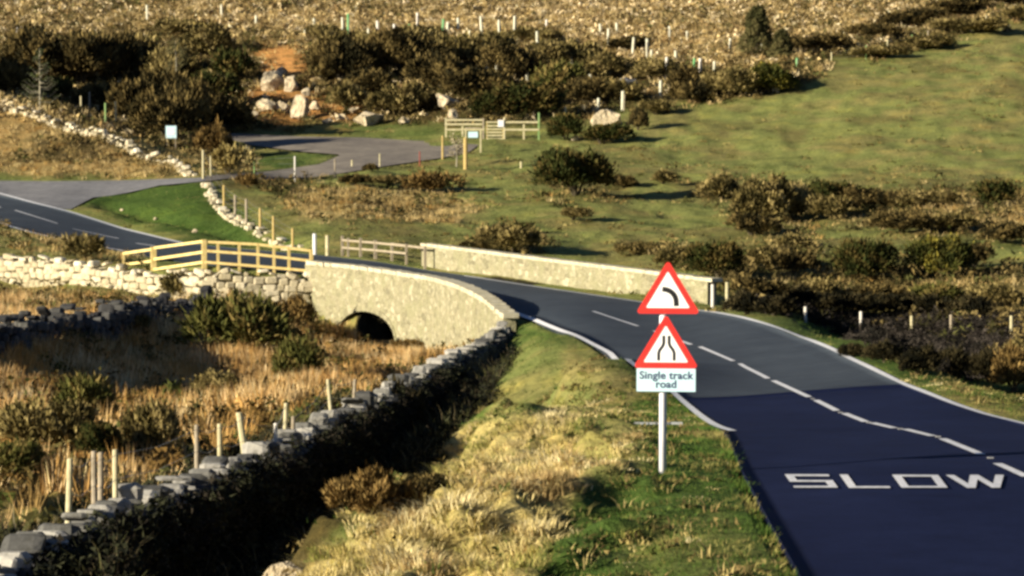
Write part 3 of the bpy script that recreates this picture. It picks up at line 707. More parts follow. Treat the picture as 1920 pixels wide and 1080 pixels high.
    tt = np.gradient(q[:, :2], axis=0); tt /= np.linalg.norm(tt, axis=1)[:, None]; nn = np.stack([-tt[:, 1], tt[:, 0]], 1)
    hgt = .92; mb = MB(); vs = []
    for i in range(len(q)):
        for w, z in ((-.2, -.4), (-.2, hgt), (.2, hgt), (.2, -.4)): vs.append((q[i, 0] + nn[i, 0] * w - o0[0], q[i, 1] + nn[i, 1] * w - o0[1], q[i, 2] + z - o0[2]))
    fs = [(i * 4 + k, i * 4 + (k + 1) % 4, (i + 1) * 4 + (k + 1) % 4, (i + 1) * 4 + k) for i in range(len(q) - 1) for k in range(4)] + [(0, 1, 2, 3), tuple(len(q) * 4 - 4 + k for k in (3, 2, 1, 0))]
    far = mesh_obj('far_parapet', vs, fs, M['bridge'], root)
    mb = MB(); i = 0
    dcum = np.r_[0, np.cumsum(np.linalg.norm(np.diff(q[:, :2], axis=0), axis=1))]; x = 0
    while x < dcum[-1] - .2:
        l = .75 * random.uniform(.8, 1.2); xm = x + l / 2; c = [np.interp(xm, dcum, q[:, k]) for k in range(3)]; j = int(np.searchsorted(dcum, min(xm, dcum[-1] - .01)))
        mb.box((c[0] - o0[0], c[1] - o0[1], c[2] + hgt + .002 - o0[2]), l - .02, .48, .12, math.atan2(tt[j, 1], tt[j, 0]), jit=.01); x += l
    mb.build('coping', M['coping'], far)
bridge()

# ------------------------------------------------------------ fences and posts
def post_mesh(w, h, lean=(0, 0), top='flat'):
    mb = MB(); v = []
    n = 8
    for z, k in ((-.3, 1), (h - .02, .95), (h, .8)):
        for i in range(n):
            a = 2 * math.pi * (i + .5) / n; v.append((math.cos(a) * w / 2 * k + lean[0] * z, math.sin(a) * w / 2 * k + lean[1] * z, z))
    f = [(j * n + i, j * n + (i + 1) % n, (j + 1) * n + (i + 1) % n, (j + 1) * n + i) for j in range(2) for i in range(n)] + [tuple(2 * n + i for i in range(n)), tuple(range(n))[::-1]]
    mb.add(v, f); return mb
def gbase(px, pyb):
    h = hit(px, pyb); return np.array([h[0], h[1], h[2]]), F / h[3]
def post(px, pt, pb, mt, parent=None, name='post', w=None, base=None, s=None, lean=0, leanx=None, rot=0):
    if base is None: base, s = gbase(px, pb)
    h = (pb - pt) / s; o = post_mesh(w or .12, h, (leanx / s / h if leanx else lean, 0)).build(name, M[mt], parent)
    l = Vector([float(a) for a in base]); o.location = l - (parent.location if parent else Vector()); return o, base, h
def wire_fence(name, label, posts, w=.12, wires=(.35, .7, .95), wl=True, mt='timber', group=None):
    b0, s0 = gbase(posts[0][0], posts[0][2]); root = empty(name, b0, label, 'fence', group); pts = []
    for q in posts:
        px, pt, pb = q[:3]; m = q[3] if len(q) > 3 else mt; lx = q[4] if len(q) > 4 else 0
        o, b, h = post(px, pt, pb, m, root, w=w, leanx=lx); pts.append((b, h))
    if wl:
        mb = MB()
        for (a, ha), (b, hb) in zip(pts[:-1], pts[1:]):
            for k in wires:
                p0 = a + np.array([0, 0, ha * k]) - b0; p1 = b + np.array([0, 0, hb * k]) - b0; mid = (p0 + p1) / 2; mid[2] -= .03
                mb.tube([p0, mid, p1], .0035, 4)
        mb.build('wire', M['wire'], root)
    return root
# yellow timber fence on the white wall; explicit depth beside the bridge
def rail_fence(name, label, posts, railset, mt, w=.12, rw=.045, rh=.12, mts=None):
    "posts: px, top, bottom, s ; railset: lists of heights fraction per span"
    P0 = P(posts[0][0], posts[0][2], posts[0][3]); root = empty(name, P0, label, 'fence'); bs = []
    for i, (px, pt, pb, s, ww) in enumerate(posts):
        b = P(px, pb, s); t_ = P(px, pt, s); h = t_[2] - b[2]
        mb = MB(); mb.box((0, 0, -.35), ww, ww, h + .35, .2); o = mb.build('post', M[mts[i] if mts else mt], root); o.location = Vector(b - P0); bs.append((b, h))
    for rail in railset:
        for (i, ya), (j, yb) in zip(rail[:-1], rail[1:]):
            a = P(posts[i][0], ya, posts[i][3]) - P0; b = P(posts[j][0], yb, posts[j][3]) - P0
            a[1] -= .09; b[1] -= .09; mb = MB(); mb.bar(a, b, rw, rh); mb.build('rail', M[mt], root)
    return root
rail_fence('rail_fence', 'bright yellow new timber rail fence on top of the cream wall left of the bridge',
  [(232,473,500,40.8,.12),(288,463,507,42,.24),(383,449,498,43,.2),(409,452,494,43,.11),(449,455,498,43,.11),(484,457,507,43,.11),(514,460,502,43,.11),(542,463,505,43,.11),(584,468,513,43,.14)],
  [[(0,475),(1,467)],[(0,496),(1,489)],[(1,465),(2,452)],[(1,486),(2,472)],[(1,505),(2,491)],
   [(2,453),(5,458),(8,470)],[(2,470),(5,477),(8,489)],[(2,491),(5,499),(8,508)]], 'oak', rh=.11)
rail_fence('rail_fence', 'grey weathered rail fence with an orange end rail behind the road at the bridge',
  [(642,442,478,39,.12),(653,446,480,39.2,.1),(676,446,483,39.6,.12),(704,450,487,40,.14),(735,455,490,40.4,.12),(762,457,492,40.8,.1),(797,462,498,41.2,.12)],
  [[(0,450),(3,455),(5,461)],[(0,464),(3,469),(5,475)],[(4,457),(6,465)]], 'timber', rh=.09)
for a, lb in (((590,438,478,'whitep'), 'white painted gate post left of the pair by the grey rail fence'), ((614,441,479,'palepost'), 'pale cream gate post between the white post and the grey rail fence')):
    o, b, h = post(a[0], a[1], a[2], a[3], None, 'gate_post', w=.2); tag(o, lb, 'post')
wire_fence('wire_fence', 'amber and grey timber posts beside the pale wall running down to the road', [(381,281,335,'palepost'),(420,347,392,'yellowpost'),(441,365,405,'timber'),(462,373,418,'timber'),(488,390,434,'yellowpost'),(513,405,456,'yellowpost'),(549,428,466,'yellowpost')], w=.15)
wire_fence('wire_fence', 'widely spaced thin posts and wire in front of the car park track', [(395,292,330,'palepost'),(477,296,328,'greenpost'),(553,293,340,'tubewhite'),(628,298,332,'timber'),(712,288,312,'palepost')], w=.1)
wire_fence('wire_fence', 'mossy posts standing behind the upper left stone wall', [(33,143,176,'palepost'),(152,180,212,'palepost'),(168,172,212,'timber'),(198,193,240,'greenpost'),(217,190,238,'palepost'),(272,203,240,'palepost'),(284,203,228,'timber')], w=.14, wl=False)
wire_fence('wire_fence', 'short pale posts in the shaded dip right of the road bend', [(1510,575,603,'tubewhite'),(1614,584,615,'tubewhite'),(1709,592,625,'palepost'),(1783,590,628,'timber'),(1896,592,634,'palepost')], w=.13, wl=False)
wire_fence('wire_fence', 'two pale posts at the right end of the far bridge parapet', [(1336,533,578,'tubewhite'),(1363,529,580,'palepost')], w=.13, wl=False)
wire_fence('wire_fence', 'pale posts climbing the dark hedge line at the upper right', [(1559,98,118,'palepost'),(1624,85,110,'greenpost'),(1664,73,95,'palepost'),(1710,65,88,'greenpost'),(1740,57,78,'timber'),(1803,40,60,'timber'),(1849,28,50,'palepost'),(1896,10,35,'timber')], w=.12)
# posts on and behind the near wall
def near_posts():
    rows = [(118,862,955,'palepost',6),(172,848,915,'timber',0),(182,850,910,'timber',2),(212,845,905,'palepost',0),(366,798,850,'timber',0),(409,796,842,'palepost',0),(470,775,852,'palepost',-16),(515,795,835,'tubewhite',0),(530,757,800,'palepost',3),(548,782,822,'timber',0),(624,712,766,'palepost',-7),(660,712,745,'timber',3)]
    wp = np.array([P(*q) for q in WALL]); wpx = [q[0] for q in WALL]
    r0 = None; pts = []
    for px, pt, pb, m, lx in rows:
        X = np.interp(px, wpx, wp[:, 0]) ; Yy = np.interp(px, wpx, wp[:, 1]); Y2 = Yy + 1.0; X2 = (px - CX) / F * Y2
        s = F / Y2; ztop = HC - (pt - YH) / s; zb = gz(X2, Y2); b = np.array([X2, Y2, zb])
        if r0 is None:
            r0 = b; root = empty('wire_fence', b, 'crooked pale timber posts with slack wire behind the long field wall', 'fence')
        h = ztop - zb; o = post_mesh(.13 if lx == -16 else .085, h, (lx / s / h * 1.5, 0)).build('post', M[m], root); o.location = Vector(b - r0); pts.append((b, h, lx / s))
    mb = MB()
    for (a, ha, la), (b, hb, lb_) in zip(pts[:-1], pts[1:]):
        for k in (.72, .95):
            p0 = a + np.array([la * k, 0, ha * k]) - r0; p1 = b + np.array([lb_ * k, 0, hb * k]) - r0; mid = (p0 + p1) / 2; mid[2] -= .08; mb.tube([p0, mid, p1], .005, 4)
    mb.build('wire', M['wire'], root)
near_posts()
# wooden gate and rails by the parking area
def gate_group():
    b, s = gbase(909, 260)
    def pp(px, py, ss=None): return P(px, py, ss or s)
    def lp(posts, rails, lb, mt='palepost', w=.13):
        P0 = pp(posts[0][0], posts[0][2]); root = empty('rail_fence', P0, lb, 'fence')
        for px, pt, pb, m in posts:
            q = pp(px, pb); zb = gz(q[0], q[1]); h = pp(px, pt)[2] - zb; mb = MB(); mb.box((0, 0, -.2), w, w, h + .2); o = mb.build('post', M[m], root); o.location = Vector(np.array([q[0], q[1], zb]) - P0)
        for (x0, y0), (x1, y1) in rails:
            a = pp(x0, y0) - P0; c = pp(x1, y1) - P0; a[1] -= .1; c[1] -= .1; mb = MB(); mb.bar(a, c, .05, .13); mb.build('rail', M[mt], root)
    lp([(836,221,246,'palepost'),(867,236,262,'palepost'),(906,222,264,'timber')], [((834,225),(908,225)),((834,233),(908,233)),((834,243),(908,243))], 'pale three rail fence left of the small wooden gate')
    lp([(982,233,261,'palepost'),(1010,211,258,'greenpost')], [((947,229),(1011,229)),((947,243),(1011,243))], 'two rail fence between the small gate and the tall green post')
    P0 = pp(912, 262); g = empty('wooden_gate', P0, 'small slatted wooden gate by the car park track', 'gate')
    for k, x in enumerate((913, 943)):
        q = pp(x, 262); mb = MB(); mb.box((q[0] - P0[0], 0, 0), .09, .07, 35 / s); mb.build('stile', M['yellowpost'], g)
    for y in (229, 236, 242, 248, 254, 260):
        a = pp(912, y) - P0; c = pp(944, y) - P0; mb = MB(); mb.bar((a[0], -.06, a[2]), (c[0], -.06, c[2]), .03, .1); mb.build('bar', M['palepost'], g)
    q = pp(946, 260); o = post_mesh(.17, 40 / s).build('gate_post', M['palepost']); o.location = Vector(q); tag(o, 'gate post carrying the white notice beside the small wooden gate', 'post')
    n0 = pp(939, 238); mb = MB(); mb.box((0, -.16, 0), 11 / s, .03, 13 / s); o = mb.build('notice', M['whitep']); o.location = Vector(n0); tag(o, 'small square white notice fixed to the gate post', 'notice')
gate_group()
def notice_board():
    b, s = gbase(901, 286); s2 = s
    root = empty('notice_board', b, 'wooden framed notice board with pale blue sheet below the rail fence', 'notice board')
    w = 28 / s; h = 46 / s
    for x in (0, -w):
        mb = MB(); z0 = gz(b[0] + x, b[1]) - b[2]; mb.box((x, 0, z0 - .2), .11, .11, h - z0 + .2); mb.build('post', M['palepost'], root)
    mb = MB(); mb.bar((-w, 0, h), (0, 0, h), .13, .08); mb.build('top_rail', M['timber'], root)
    mb = MB(); mb.box((-.5 * w, -.08, h - 18 / s), 18 / s, .03, 11 / s); mb.build('sheet', M['bluew'], root)
notice_board()
for a, lb in (((830,254,299,'yellowpost',.16), 'stout amber post at the left edge of the track end'), ((873,258,319,'yellowpost',.3), 'thickest amber post standing in the grass in front of the gate'),
  ((977,303,315,'palepost',.16), 'short pale stump post in the pasture below the gate'), ((787,284,312,'redpost',.09), 'thin red post beside the car park track'), ((660,300,312,'palepost',.12), 'tiny pale marker post on the far verge of the track'),
  ((1060,200,225,'palepost',.2), 'pale post behind the gorse right of the gate fence')):
    o, b, h = post(a[0], a[1], a[2], a[3], None, 'timber_post', w=a[4]); tag(o, lb, 'post')
def info_sign():
    b, s = gbase(321, 275); root = empty('information_sign', b, 'small pale green white sign on two thin legs in front of the dark scrub', 'sign')
    for x in (-8 / s, 8 / s):
        mb = MB(); mb.box((x, .03, -.3), .06, .06, 40 / s + .3); mb.build('leg', M['timber'], root)
    mb = MB(); mb.box((0, 0, 16 / s), 20 / s, .04, 23 / s); pn = mb.build('panel', M['bluew'], root)
    mb = MB(); mb.box((0, -.03, 23 / s), 14 / s, .012, 5 / s); mb.box((0, -.03, 31 / s), 14 / s, .012, 3 / s); mb.build('printed_band', M['whitep'], pn)
info_sign()

# ------------------------------------------------------------ the warning sign
def tri_plate(w, rad, y, z0, t, scale=1.0):
    h = w * .866; c = Vector((0, h / 3)); A = [Vector((-w / 2, 0)), Vector((w / 2, 0)), Vector((0, h))]
    A = [c + (a - c) * scale for a in A]; pts = []
    for i in range(3):
        p = A[i]; a = (A[i - 1] - p).normalized(); b = (A[(i + 1) % 3] - p).normalized(); d = (a + b).normalized(); cen = p + d * (rad * 2)
        s0 = cen + Vector((0, 0)); a0 = math.atan2(*( (p + a * rad * 1.732 - cen).yx)); a1 = math.atan2(*((p + b * rad * 1.732 - cen).yx))
        while a1 < a0: a1 += 2 * math.pi
        for k in range(7): t_ = a0 + (a1 - a0) * k / 6; pts.append(cen + Vector((math.cos(t_), math.sin(t_))) * rad)
    n = len(pts); v = [(p.x, y - t, z0 + p.y) for p in pts] + [(p.x, y, z0 + p.y) for p in pts]
    f = [tuple(range(n)), tuple(range(2 * n - 1, n - 1, -1))] + [(i, n + i, n + (i + 1) % n, (i + 1) % n) for i in range(n)]
    return v, f
def stroke(pts, w, y, t=.002):
    pts = [Vector(p) for p in pts]; L = []; R = []
    for i, p in enumerate(pts):
        d = (pts[min(i + 1, len(pts) - 1)] - pts[max(i - 1, 0)]).normalized(); n = Vector((-d.y, d.x)); L.append(p + n * w / 2); R.append(p - n * w / 2)
    P_ = L + R[::-1]; n = len(pts); v = [(p.x, y, p.y) for p in L] + [(p.x, y, p.y) for p in R]
    return v, [(i, i + 1, n + i + 1, n + i)[::-1] for i in range(n - 1)]
def text_mesh(txt, size, name, mt, parent, loc):
    cu = bpy.data.curves.new('t', 'FONT'); cu.body = txt; cu.size = size; cu.align_x = 'CENTER'; cu.align_y = 'CENTER'; cu.extrude = .001; cu.offset = .0035; cu.space_line = .82
    cu.space_character = 1.05
    o = bpy.data.objects.new('t', cu); COL.objects.link(o); bpy.context.view_layer.update(); me = bpy.data.meshes.new_from_object(o); bpy.data.objects.remove(o)
    me.name = name; me.materials.clear(); me.materials.append(mt); q = link(bpy.data.objects.new(name, me), parent); q.rotation_euler = (math.pi / 2, 0, 0); q.location = loc; return q
SIGN_S = 146.0
def road_sign():
    b, s = gbase(1242, 888); zl = lambda y: (888 - y) / s; xl = lambda x: (x - 1242) / s
    root = empty('road_sign', b, 'tall white post carrying two red triangular warning signs and a plate reading Single track road', 'road sign', rz=-.10)
    mb = MB(); mb.tube([(0, .05, -.4), (0, .05, zl(512))], .047, 16); mb.build('post', M['steel'], root, True)
    mb = MB(); mb.tube([(0, .05, zl(513)), (0, .05, zl(510.5))], .05, 16); mb.build('post_cap', M['back'], root, True)
    def tri(cx, base, top, half, sym):
        w = 2 * half / s; hh = zl(top) - zl(base)
        v, f = tri_plate(w * 1.06, .035, -.02, 0, .012); v = [(x + xl(cx), y, zl(base) + z * hh / (w * .866 * 1.03)) for x, y, z in v]
        p = mesh_obj('warning_triangle', v, f, M['red'], root)
        v, f = tri_plate(w * 1.06, .012, -.0345, 0, .003, .68); v = [(x + xl(cx), y, zl(base) + z * hh / (w * .866 * 1.03)) for x, y, z in v]
        mesh_obj('white_panel', v, f, M['whitef'], p)
        m = MB()
        for st, ww in sym:
            v, f = stroke([(xl(x), zl(y)) for x, y in st], ww / s, -.0395); m.add(v, f)
        m.build('bend_symbol' if len(sym) == 1 else 'narrowing_symbol', M['black'], p)
    arc = [(1241, 541)] + [(1243 + 24 * math.sin(a), 565 - 23.5 * math.cos(a)) for a in [i * math.pi / 2 / 10 for i in range(1, 11)]] + [(1267.5, 573)]
    tri(1251.5, 587, 489, 57, [(arc, 9.5)])
    tri(1248, 689, 590, 58, [([(1244, 628), (1244, 642), (1242.5, 647), (1236, 656), (1234.5, 661), (1234.5, 675)], 5.6), ([(1254, 628), (1254, 642), (1255.5, 647), (1262, 656), (1263.5, 661), (1263.5, 675)], 5.6)])
    mb = MB(); mb.box((xl(1248.5), -.026, zl(733)), 110 / s, .012, 43 / s); p = mb.build('text_plate', M['bluew'], root)
    text_mesh('Single track\nroad', .14, 'lettering', M['ink'], p, (xl(1248.5), -.034, zl(711.5)))
    for y in (560, 665, 710):
        mb = MB(); mb.box((0, .0, zl(y)), .13, .05, .05); mb.build('clamp', M['back'], root)
road_sign()
def low_rail():
    b, s = gbase(1235, 800); root = empty('low_rail', b, 'low white board on short pegs in the grass behind the road sign', 'low barrier', rz=.05)
    mb = MB(); mb.box((-.05, 0, .04), 100 / s, .07, .035); mb.build('board', M['palebar'], root)
    for x in (-.36, .36):
        mb = MB(); mb.box((x, 0, -.3), .06, .06, .36); mb.build('peg', M['timber'], root)
low_rail()

# ------------------------------------------------------------ rocks
def rock(px, pyb, hw, ht, mt, label, squash=1.0, seed=0):
    b, s = gbase(px, pyb); bm = bmesh.new(); bmesh.ops.create_icosphere(bm, subdivisions=4, radius=1)
    rs = np.random.RandomState(seed + 5); pl = [(Vector(rs.normal(size=3)).normalized(), rs.uniform(.45, .85)) for _ in range(20)]
    w = hw / s; h = ht / s
    for v in bm.verts:
        p = v.co.copy()
        for n, d in pl:
            e = p.dot(n) - d
            if e > 0: p -= n * e
        k = 1 + .35 * (fbm(np.array([p.x * 3 + seed]), np.array([p.y * 3 + p.z * 2]), 2)[0] - .5)
        v.co = Vector((p.x * w * 1.2 * k, p.y * w * 1.0 * k, p.z * h * .75 * k + h * .35))
    me = bpy.data.meshes.new('boulder'); bm.to_mesh(me); bm.free(); me.materials.append(M[mt]); o = link(bpy.data.objects.new('boulder', me)); o.location = b; tag(o, label, 'rock'); return o
ROCKS = [(1143,236,30,32,'rock','large pale flat boulder at the top corner of the pasture'),(512,168,28,38,'rock','largest cream outcrop block beneath the orange earth scar'),
 (546,170,16,28,'rock','cream rock just right of the biggest outcrop block'),(562,224,20,44,'rock','tall pale slab leaning in the quarry face'),(500,208,20,22,'rock','small ochre rock on the quarry bank below the outcrop'),
 (532,210,14,24,'rock','narrow upright stone between outcrop and leaning slab'),(690,234,36,26,'rock','low tan boulder at the foot of the dark scrub beside the track'),(700,208,18,26,'rock','golden stone in the scrub above the low tan boulder'),
 (838,204,24,30,'rock','greenish white rock in scrub above the rail fence'),(848,224,12,18,'rock','small pale rock directly above the rail fence end'),(44,72,20,20,'rockgrey','rounded grey boulder on the skyline edge at upper left'),
 (205,108,16,8,'rockgrey','flat grey slab in the dark gorse at upper left'),(295,118,10,11,'rock','small pale rock amid dark gorse left of the thin sapling'),(319,164,10,14,'rock','pale rock at the foot of the thin sapling'),
 (1180,160,18,16,'rockgrey','round grey rock among the tree guards'),(745,162,12,14,'rock','yellow stone high in the central scrub'),(752,176,16,14,'rock','tan stone under the yellow stone in the central scrub'),
 (612,232,15,12,'rock','low stone at the right foot of the quarry'),(1081,263,9,9,'rock','little pale rock between two gorse bushes by the fence'),(760,232,14,12,'rock','brown stone on the grass verge above the track'),
 (540,1085,50,32,'rock','sunlit pale boulder poking up at the bottom edge of the photo'),(365,436,6,6,'rock','small white stone on the roadside grass near the fence'),(292,412,5,5,'rock','tiny white stone on the green roadside triangle'),
 (228,395,4,4,'rock','tiniest white stone at the left of the green triangle'),(735,745,26,22,'rockgrey','blue grey boulder leaning on the shaded side of the field wall')]
ROCKS += [(470,222,14,14,'rock','small broken rock at the left end of the quarry foot'),(590,206,12,16,'rock','small rock on the quarry bank right of the tall slab'),(640,226,16,14,'rock','low rock between the quarry and the tan boulder'),(528,142,14,16,'rock','small ledge rock directly over the biggest outcrop block'),(495,186,10,10,'rock','little rock under the biggest outcrop block'),(575,178,10,14,'rock','little rock above the tall slab'),(662,212,14,12,'rock','ochre rock in scrub just above the tan boulder')]
for i, r in enumerate(ROCKS): rock(*r, seed=i)

# ------------------------------------------------------------ bushes
def bush_tris(seed, n, pal, lobes=7, size=.085, tall=1.0, fill=.25, spiky=0):
    r = np.random.RandomState(seed); k = np.arange(lobes)
    cx = r.uniform(-.6, .6, lobes); cy = r.uniform(-.6, .6, lobes); rad = r.uniform(.3, .55, lobes); cz = rad * .6 + r.uniform(0, .45, lobes) * (1 - np.hypot(cx, cy) * .8)
    cx[0] = cy[0] = 0; cz[0] = .45; rad[0] = .55
    j = r.randint(0, lobes, n); u = r.normal(size=(n, 3)); u /= np.linalg.norm(u, axis=1)[:, None]; u[:, 2] = np.where(u[:, 2] < -.3, -u[:, 2], u[:, 2])
    bump_ = .55 + .9 * fbm(u[:, 0] * 2.5 + j * 7, u[:, 1] * 2.5 + u[:, 2] * 2.5, 3)
    rr = rad[j] * bump_ * np.where(r.rand(n) < fill, r.uniform(.5, 1, n), r.uniform(.88, 1.08, n))
    rr = rr * np.where(r.rand(n) < .1, r.uniform(1.05, 1.4, n), 1); c = np.stack([cx[j], cy[j], cz[j]], 1) + u * rr[:, None]; c[:, 2] = np.abs(c[:, 2]) * tall
    clump = fbm(c[:, 0] * 4 + seed, c[:, 1] * 4 + c[:, 2] * 4, 2)
    a = r.normal(size=(n, 3)); a /= np.linalg.norm(a, axis=1)[:, None]; b = np.cross(a, u + .01); b /= np.linalg.norm(b, axis=1)[:, None] + 1e-6
    a = np.cross(b, u + r.normal(size=(n, 3)) * .6); a /= np.linalg.norm(a, axis=1)[:, None] + 1e-6
    if spiky: a = a * .4 + u * .8 + np.array([0, 0, .5]); 
    sz = size * r.uniform(.6, 1.5, n)[:, None]
    V = np.stack([c - b * sz * .5, c + b * sz * .5, c + a * sz * (1.2 + spiky)], 1)
    pal = np.array(pal); idx = np.clip((clump * 1.6 - .3 + r.normal(0, .12, n)) * len(pal), 0, len(pal) - 1e-3); i0 = idx.astype(int)
    C = pal[i0] * r.uniform(.75, 1.3, n)[:, None]
    return V, C
PAL = dict(gorse=[(.022,.028,.008),(.04,.045,.012),(.07,.06,.018),(.11,.08,.025)], flower=[(.025,.03,.008),(.05,.055,.012),(.085,.08,.022),(.20,.17,.03)],
 brown=[(.045,.038,.014),(.10,.08,.028),(.18,.14,.05),(.28,.22,.09)], dark=[(.018,.016,.007),(.045,.035,.013),(.09,.066,.024),(.17,.125,.046)],
 rust=[(.05,.032,.011),(.10,.065,.021),(.16,.10,.033),(.23,.155,.055)], black=[(.008,.008,.005),(.014,.013,.007),(.026,.022,.01),(.05,.04,.018)], green=[(.045,.05,.014),(.085,.085,.022),(.12,.11,.032),(.20,.15,.05)], straw=[(.16,.12,.04),(.26,.20,.07),(.36,.29,.11),(.44,.36,.16)], ever=[(.022,.026,.010),(.038,.040,.015),(.06,.058,.022),(.10,.088,.035)])  # black carries the shade of the dip and field wall in leaf colour
TMPL = {}
def bush_mesh(kind, var, dense):
    key = (kind, var, dense)
    if key not in TMPL:
        V, C = bush_tris(hash((len(kind) * 7 + ord(kind[0]), var)) % 1000, 9000 if dense else 3200, PAL[kind], size=.06 if dense else .085, spiky={'rust': .4, 'straw': .5, 'green': .7}.get(kind, .25))
        o = tri_obj('foliage', V, C, M['leaf']); me = o.data; bpy.data.objects.remove(o)
        mb = MB(); r = random.Random(var)
        for k in range(7):
            a = r.uniform(0, 6.28); e = (math.cos(a) * .45, math.sin(a) * .45, r.uniform(.35, .6)); mb.tube([(0, 0, -.15), (e[0] * .35, e[1] * .35, e[2] * .5), e], [.045, .03, .012], 5)
        so = mb.build('stem', M['bark']); sm = so.data; bpy.data.objects.remove(so); TMPL[key] = (me, sm)
    return TMPL[key]
def bush(px, pyb, hw, ht, kind, label, cat='bush', name='gorse_bush', group=None, var=None, sy=1.0, base=None, s=None):
    if base is None: base, s = gbase(px, pyb)
    var = (int(px) + int(pyb)) % 3 if var is None else var
    me, sm = bush_mesh(kind, var, hw > 55 or pyb > 620)
    root = empty(name, base, label, cat, group, rz=random.uniform(0, 6.28)); w = hw / s; h = ht / s
    for m, nm in ((me, 'foliage'), (sm, 'stem')):
        o = link(bpy.data.objects.new(nm, m), root); o.scale = (w, w * sy, h * .95)
    return root
B = [
 (1080,366,82,74,'gorse','largest rounded gorse bush in the pasture below the gate'),(1243,344,30,24,'brown','low brown bush in pasture right of the largest gorse'),(1170,352,34,22,'dark','dark low shrub against the right flank of the largest gorse'),
 (1352,374,46,42,'brown','brown bush at the left start of the scrub belt under the pasture'),(1425,415,62,72,'brown','tallest brown bush of the scrub belt below the pasture'),(1408,440,50,34,'dark','dark shrub at the foot of the tallest brown bush'),
 (1488,408,54,58,'brown','brown bush with dark right side, second big one in the scrub belt'),(1565,388,58,42,'gorse','wide green brown bush in the middle of the scrub belt'),(1628,394,60,36,'dark','long dark bush at the right part of the scrub belt'),
 (1862,386,46,42,'gorse','solitary gorse on the right edge of the lower pasture'),(1350,520,66,58,'gorse','dark gorse behind the red triangle sign and far parapet'),(1445,505,62,42,'brown','broad brown bush right of the gorse behind the sign'),(1490,512,40,40,'dark','dark shrub between the broad brown bush and the tall green gorse'),
 (1612,522,68,64,'gorse','tall green gorse right of centre above the shaded dip'),(1765,516,64,66,'flower','gorse bush flecked with yellow flowers at right'),(1828,500,40,40,'dark','dark shrub on the right shoulder of the flowering gorse'),
 (1690,436,56,36,'dark','dark bush in the second scrub row above the flowering gorse'),(1790,432,58,30,'brown','low brown bush in the second scrub row near the right edge'),(1483,470,44,28,'brown','small brown bush on the green patch below the scrub belt'),(1560,410,38,40,'brown','rounded brown bush tucked below the wide bush of the scrub belt'),
 (1075,412,30,22,'brown','small brown tuft bush in pasture above the far parapet'),(962,474,62,48,'brown','spreading brown bush just above the far parapet'),(985,440,30,20,'gorse','small gorse on top of the spreading brown bush'),
 (1440,172,58,48,'flower','yellow green gorse at the upper corner of the pasture casting a long shadow'),(1360,184,56,50,'brown','brown bush left of the yellow green corner gorse'),(1300,192,46,36,'dark','dark bush at the left end of the pasture top corner row'),
 (1128,270,50,32,'gorse','gorse bush in front of the large flat boulder'),(1062,262,44,42,'gorse','gorse bush beside the tall green gate fence post'),(1196,244,24,36,'dark','dark shrub right of the large flat boulder'),(1230,215,34,26,'brown','brown shrub on the pasture edge right of the flat boulder'),
 (808,360,50,34,'rust','rust brown low bush in the grass right of the track'),(722,348,32,18,'brown','low brown mat bush between track and mound'),(662,348,30,20,'dark','dark low bush on the mound edge nearest the track'),(697,322,16,14,'dark','tiny dark shrub by the track edge'),
 (165,488,40,44,'brown','round brown bush on the verge behind the cream wall'),(1900,735,52,78,'rust','rust coloured bush at the right edge above the near verge'),(1930,700,60,60,'brown','brown bush at the far right frame edge behind the rust bush'),
 (400,292,40,54,'rust','rust brown bush right of the pale green white sign'),(428,326,40,44,'straw','straw coloured bush behind the tall pale post'),(350,256,62,90,'dark','dark bush behind the pale green white sign'),(392,246,40,70,'dark','tall dark bush at the left tip of the shaded track'),(465,352,22,24,'rust','small rust bush beside the amber posts'),
 (475,668,100,98,'green','big soft green bush in the hollow left of the bridge'),(560,716,56,72,'green','upright olive bush between the soft green bush and the arch'),(535,660,46,50,'dark','dark bush at the left foot of the soft green bush'),
 (704,972,82,88,'rust','large russet brown bush on the shaded bank in the foreground'),(790,930,50,40,'dark','dark shrub behind the foreground russet bush'),
 (742,806,56,84,'black','black bramble bush against the shaded side of the field wall at its bulge'),(672,868,46,66,'black','second black bramble bush nearer along the shaded side of the field wall'),  # brambles blackened to stand for shade at the field wall
 (170,800,80,80,'green','olive bush behind the near field wall at lower left'),(290,850,66,90,'brown','brown gorse rising behind the near wall with the orange stake'),(70,850,90,90,'brown','wide brown bush at the lower left frame edge'),(30,900,60,60,'green','green bush low in the left corner above the wall'),(420,745,60,40,'brown','brown bush in the bracken above the leaning pale post'),(190,860,46,60,'gorse','dark gorse clump behind the pair of grey posts'),
(335,556,44,44,'brown','brown bush breaking over the cream wall under the left fence corner'),(372,590,30,34,'green','small green bush at the wall foot below the fence corner'),(560,610,34,44,'rust','rust bush at the left foot of the bridge wall'),(770,665,36,26,'rust','small rust bush at the bridge foot right of the arch'),
 (240,620,34,26,'brown','brown bush on top of the dark broken wall'),(905,470,34,18,'dark','dark mat shrub left of the spreading brown bush'),(1195,478,40,24,'brown','brown shrub above the middle of the far parapet'),(1262,500,40,34,'brown','brown shrub above the far parapet just left of the sign'),
 (1540,560,60,34,'brown','brown bush on the far lip of the shaded dip'),(1650,566,64,34,'dark','dark bush on the far lip right of the brown lip bush'),(1760,572,60,34,'green','green bush on the far lip of the shaded dip'),(1860,575,60,40,'brown','brown bush near the right edge on the far lip of the dip'),(1420,560,50,34,'dark','dark bush on the far lip nearest the parapet end posts'),
 (1880,455,50,34,'dark','dark low bush under the right edge gorse'),(1700,392,46,26,'brown','brown bush between the long dark bush and the right edge gorse'),(1770,386,40,26,'brown','second small brown bush left of the right edge gorse')]
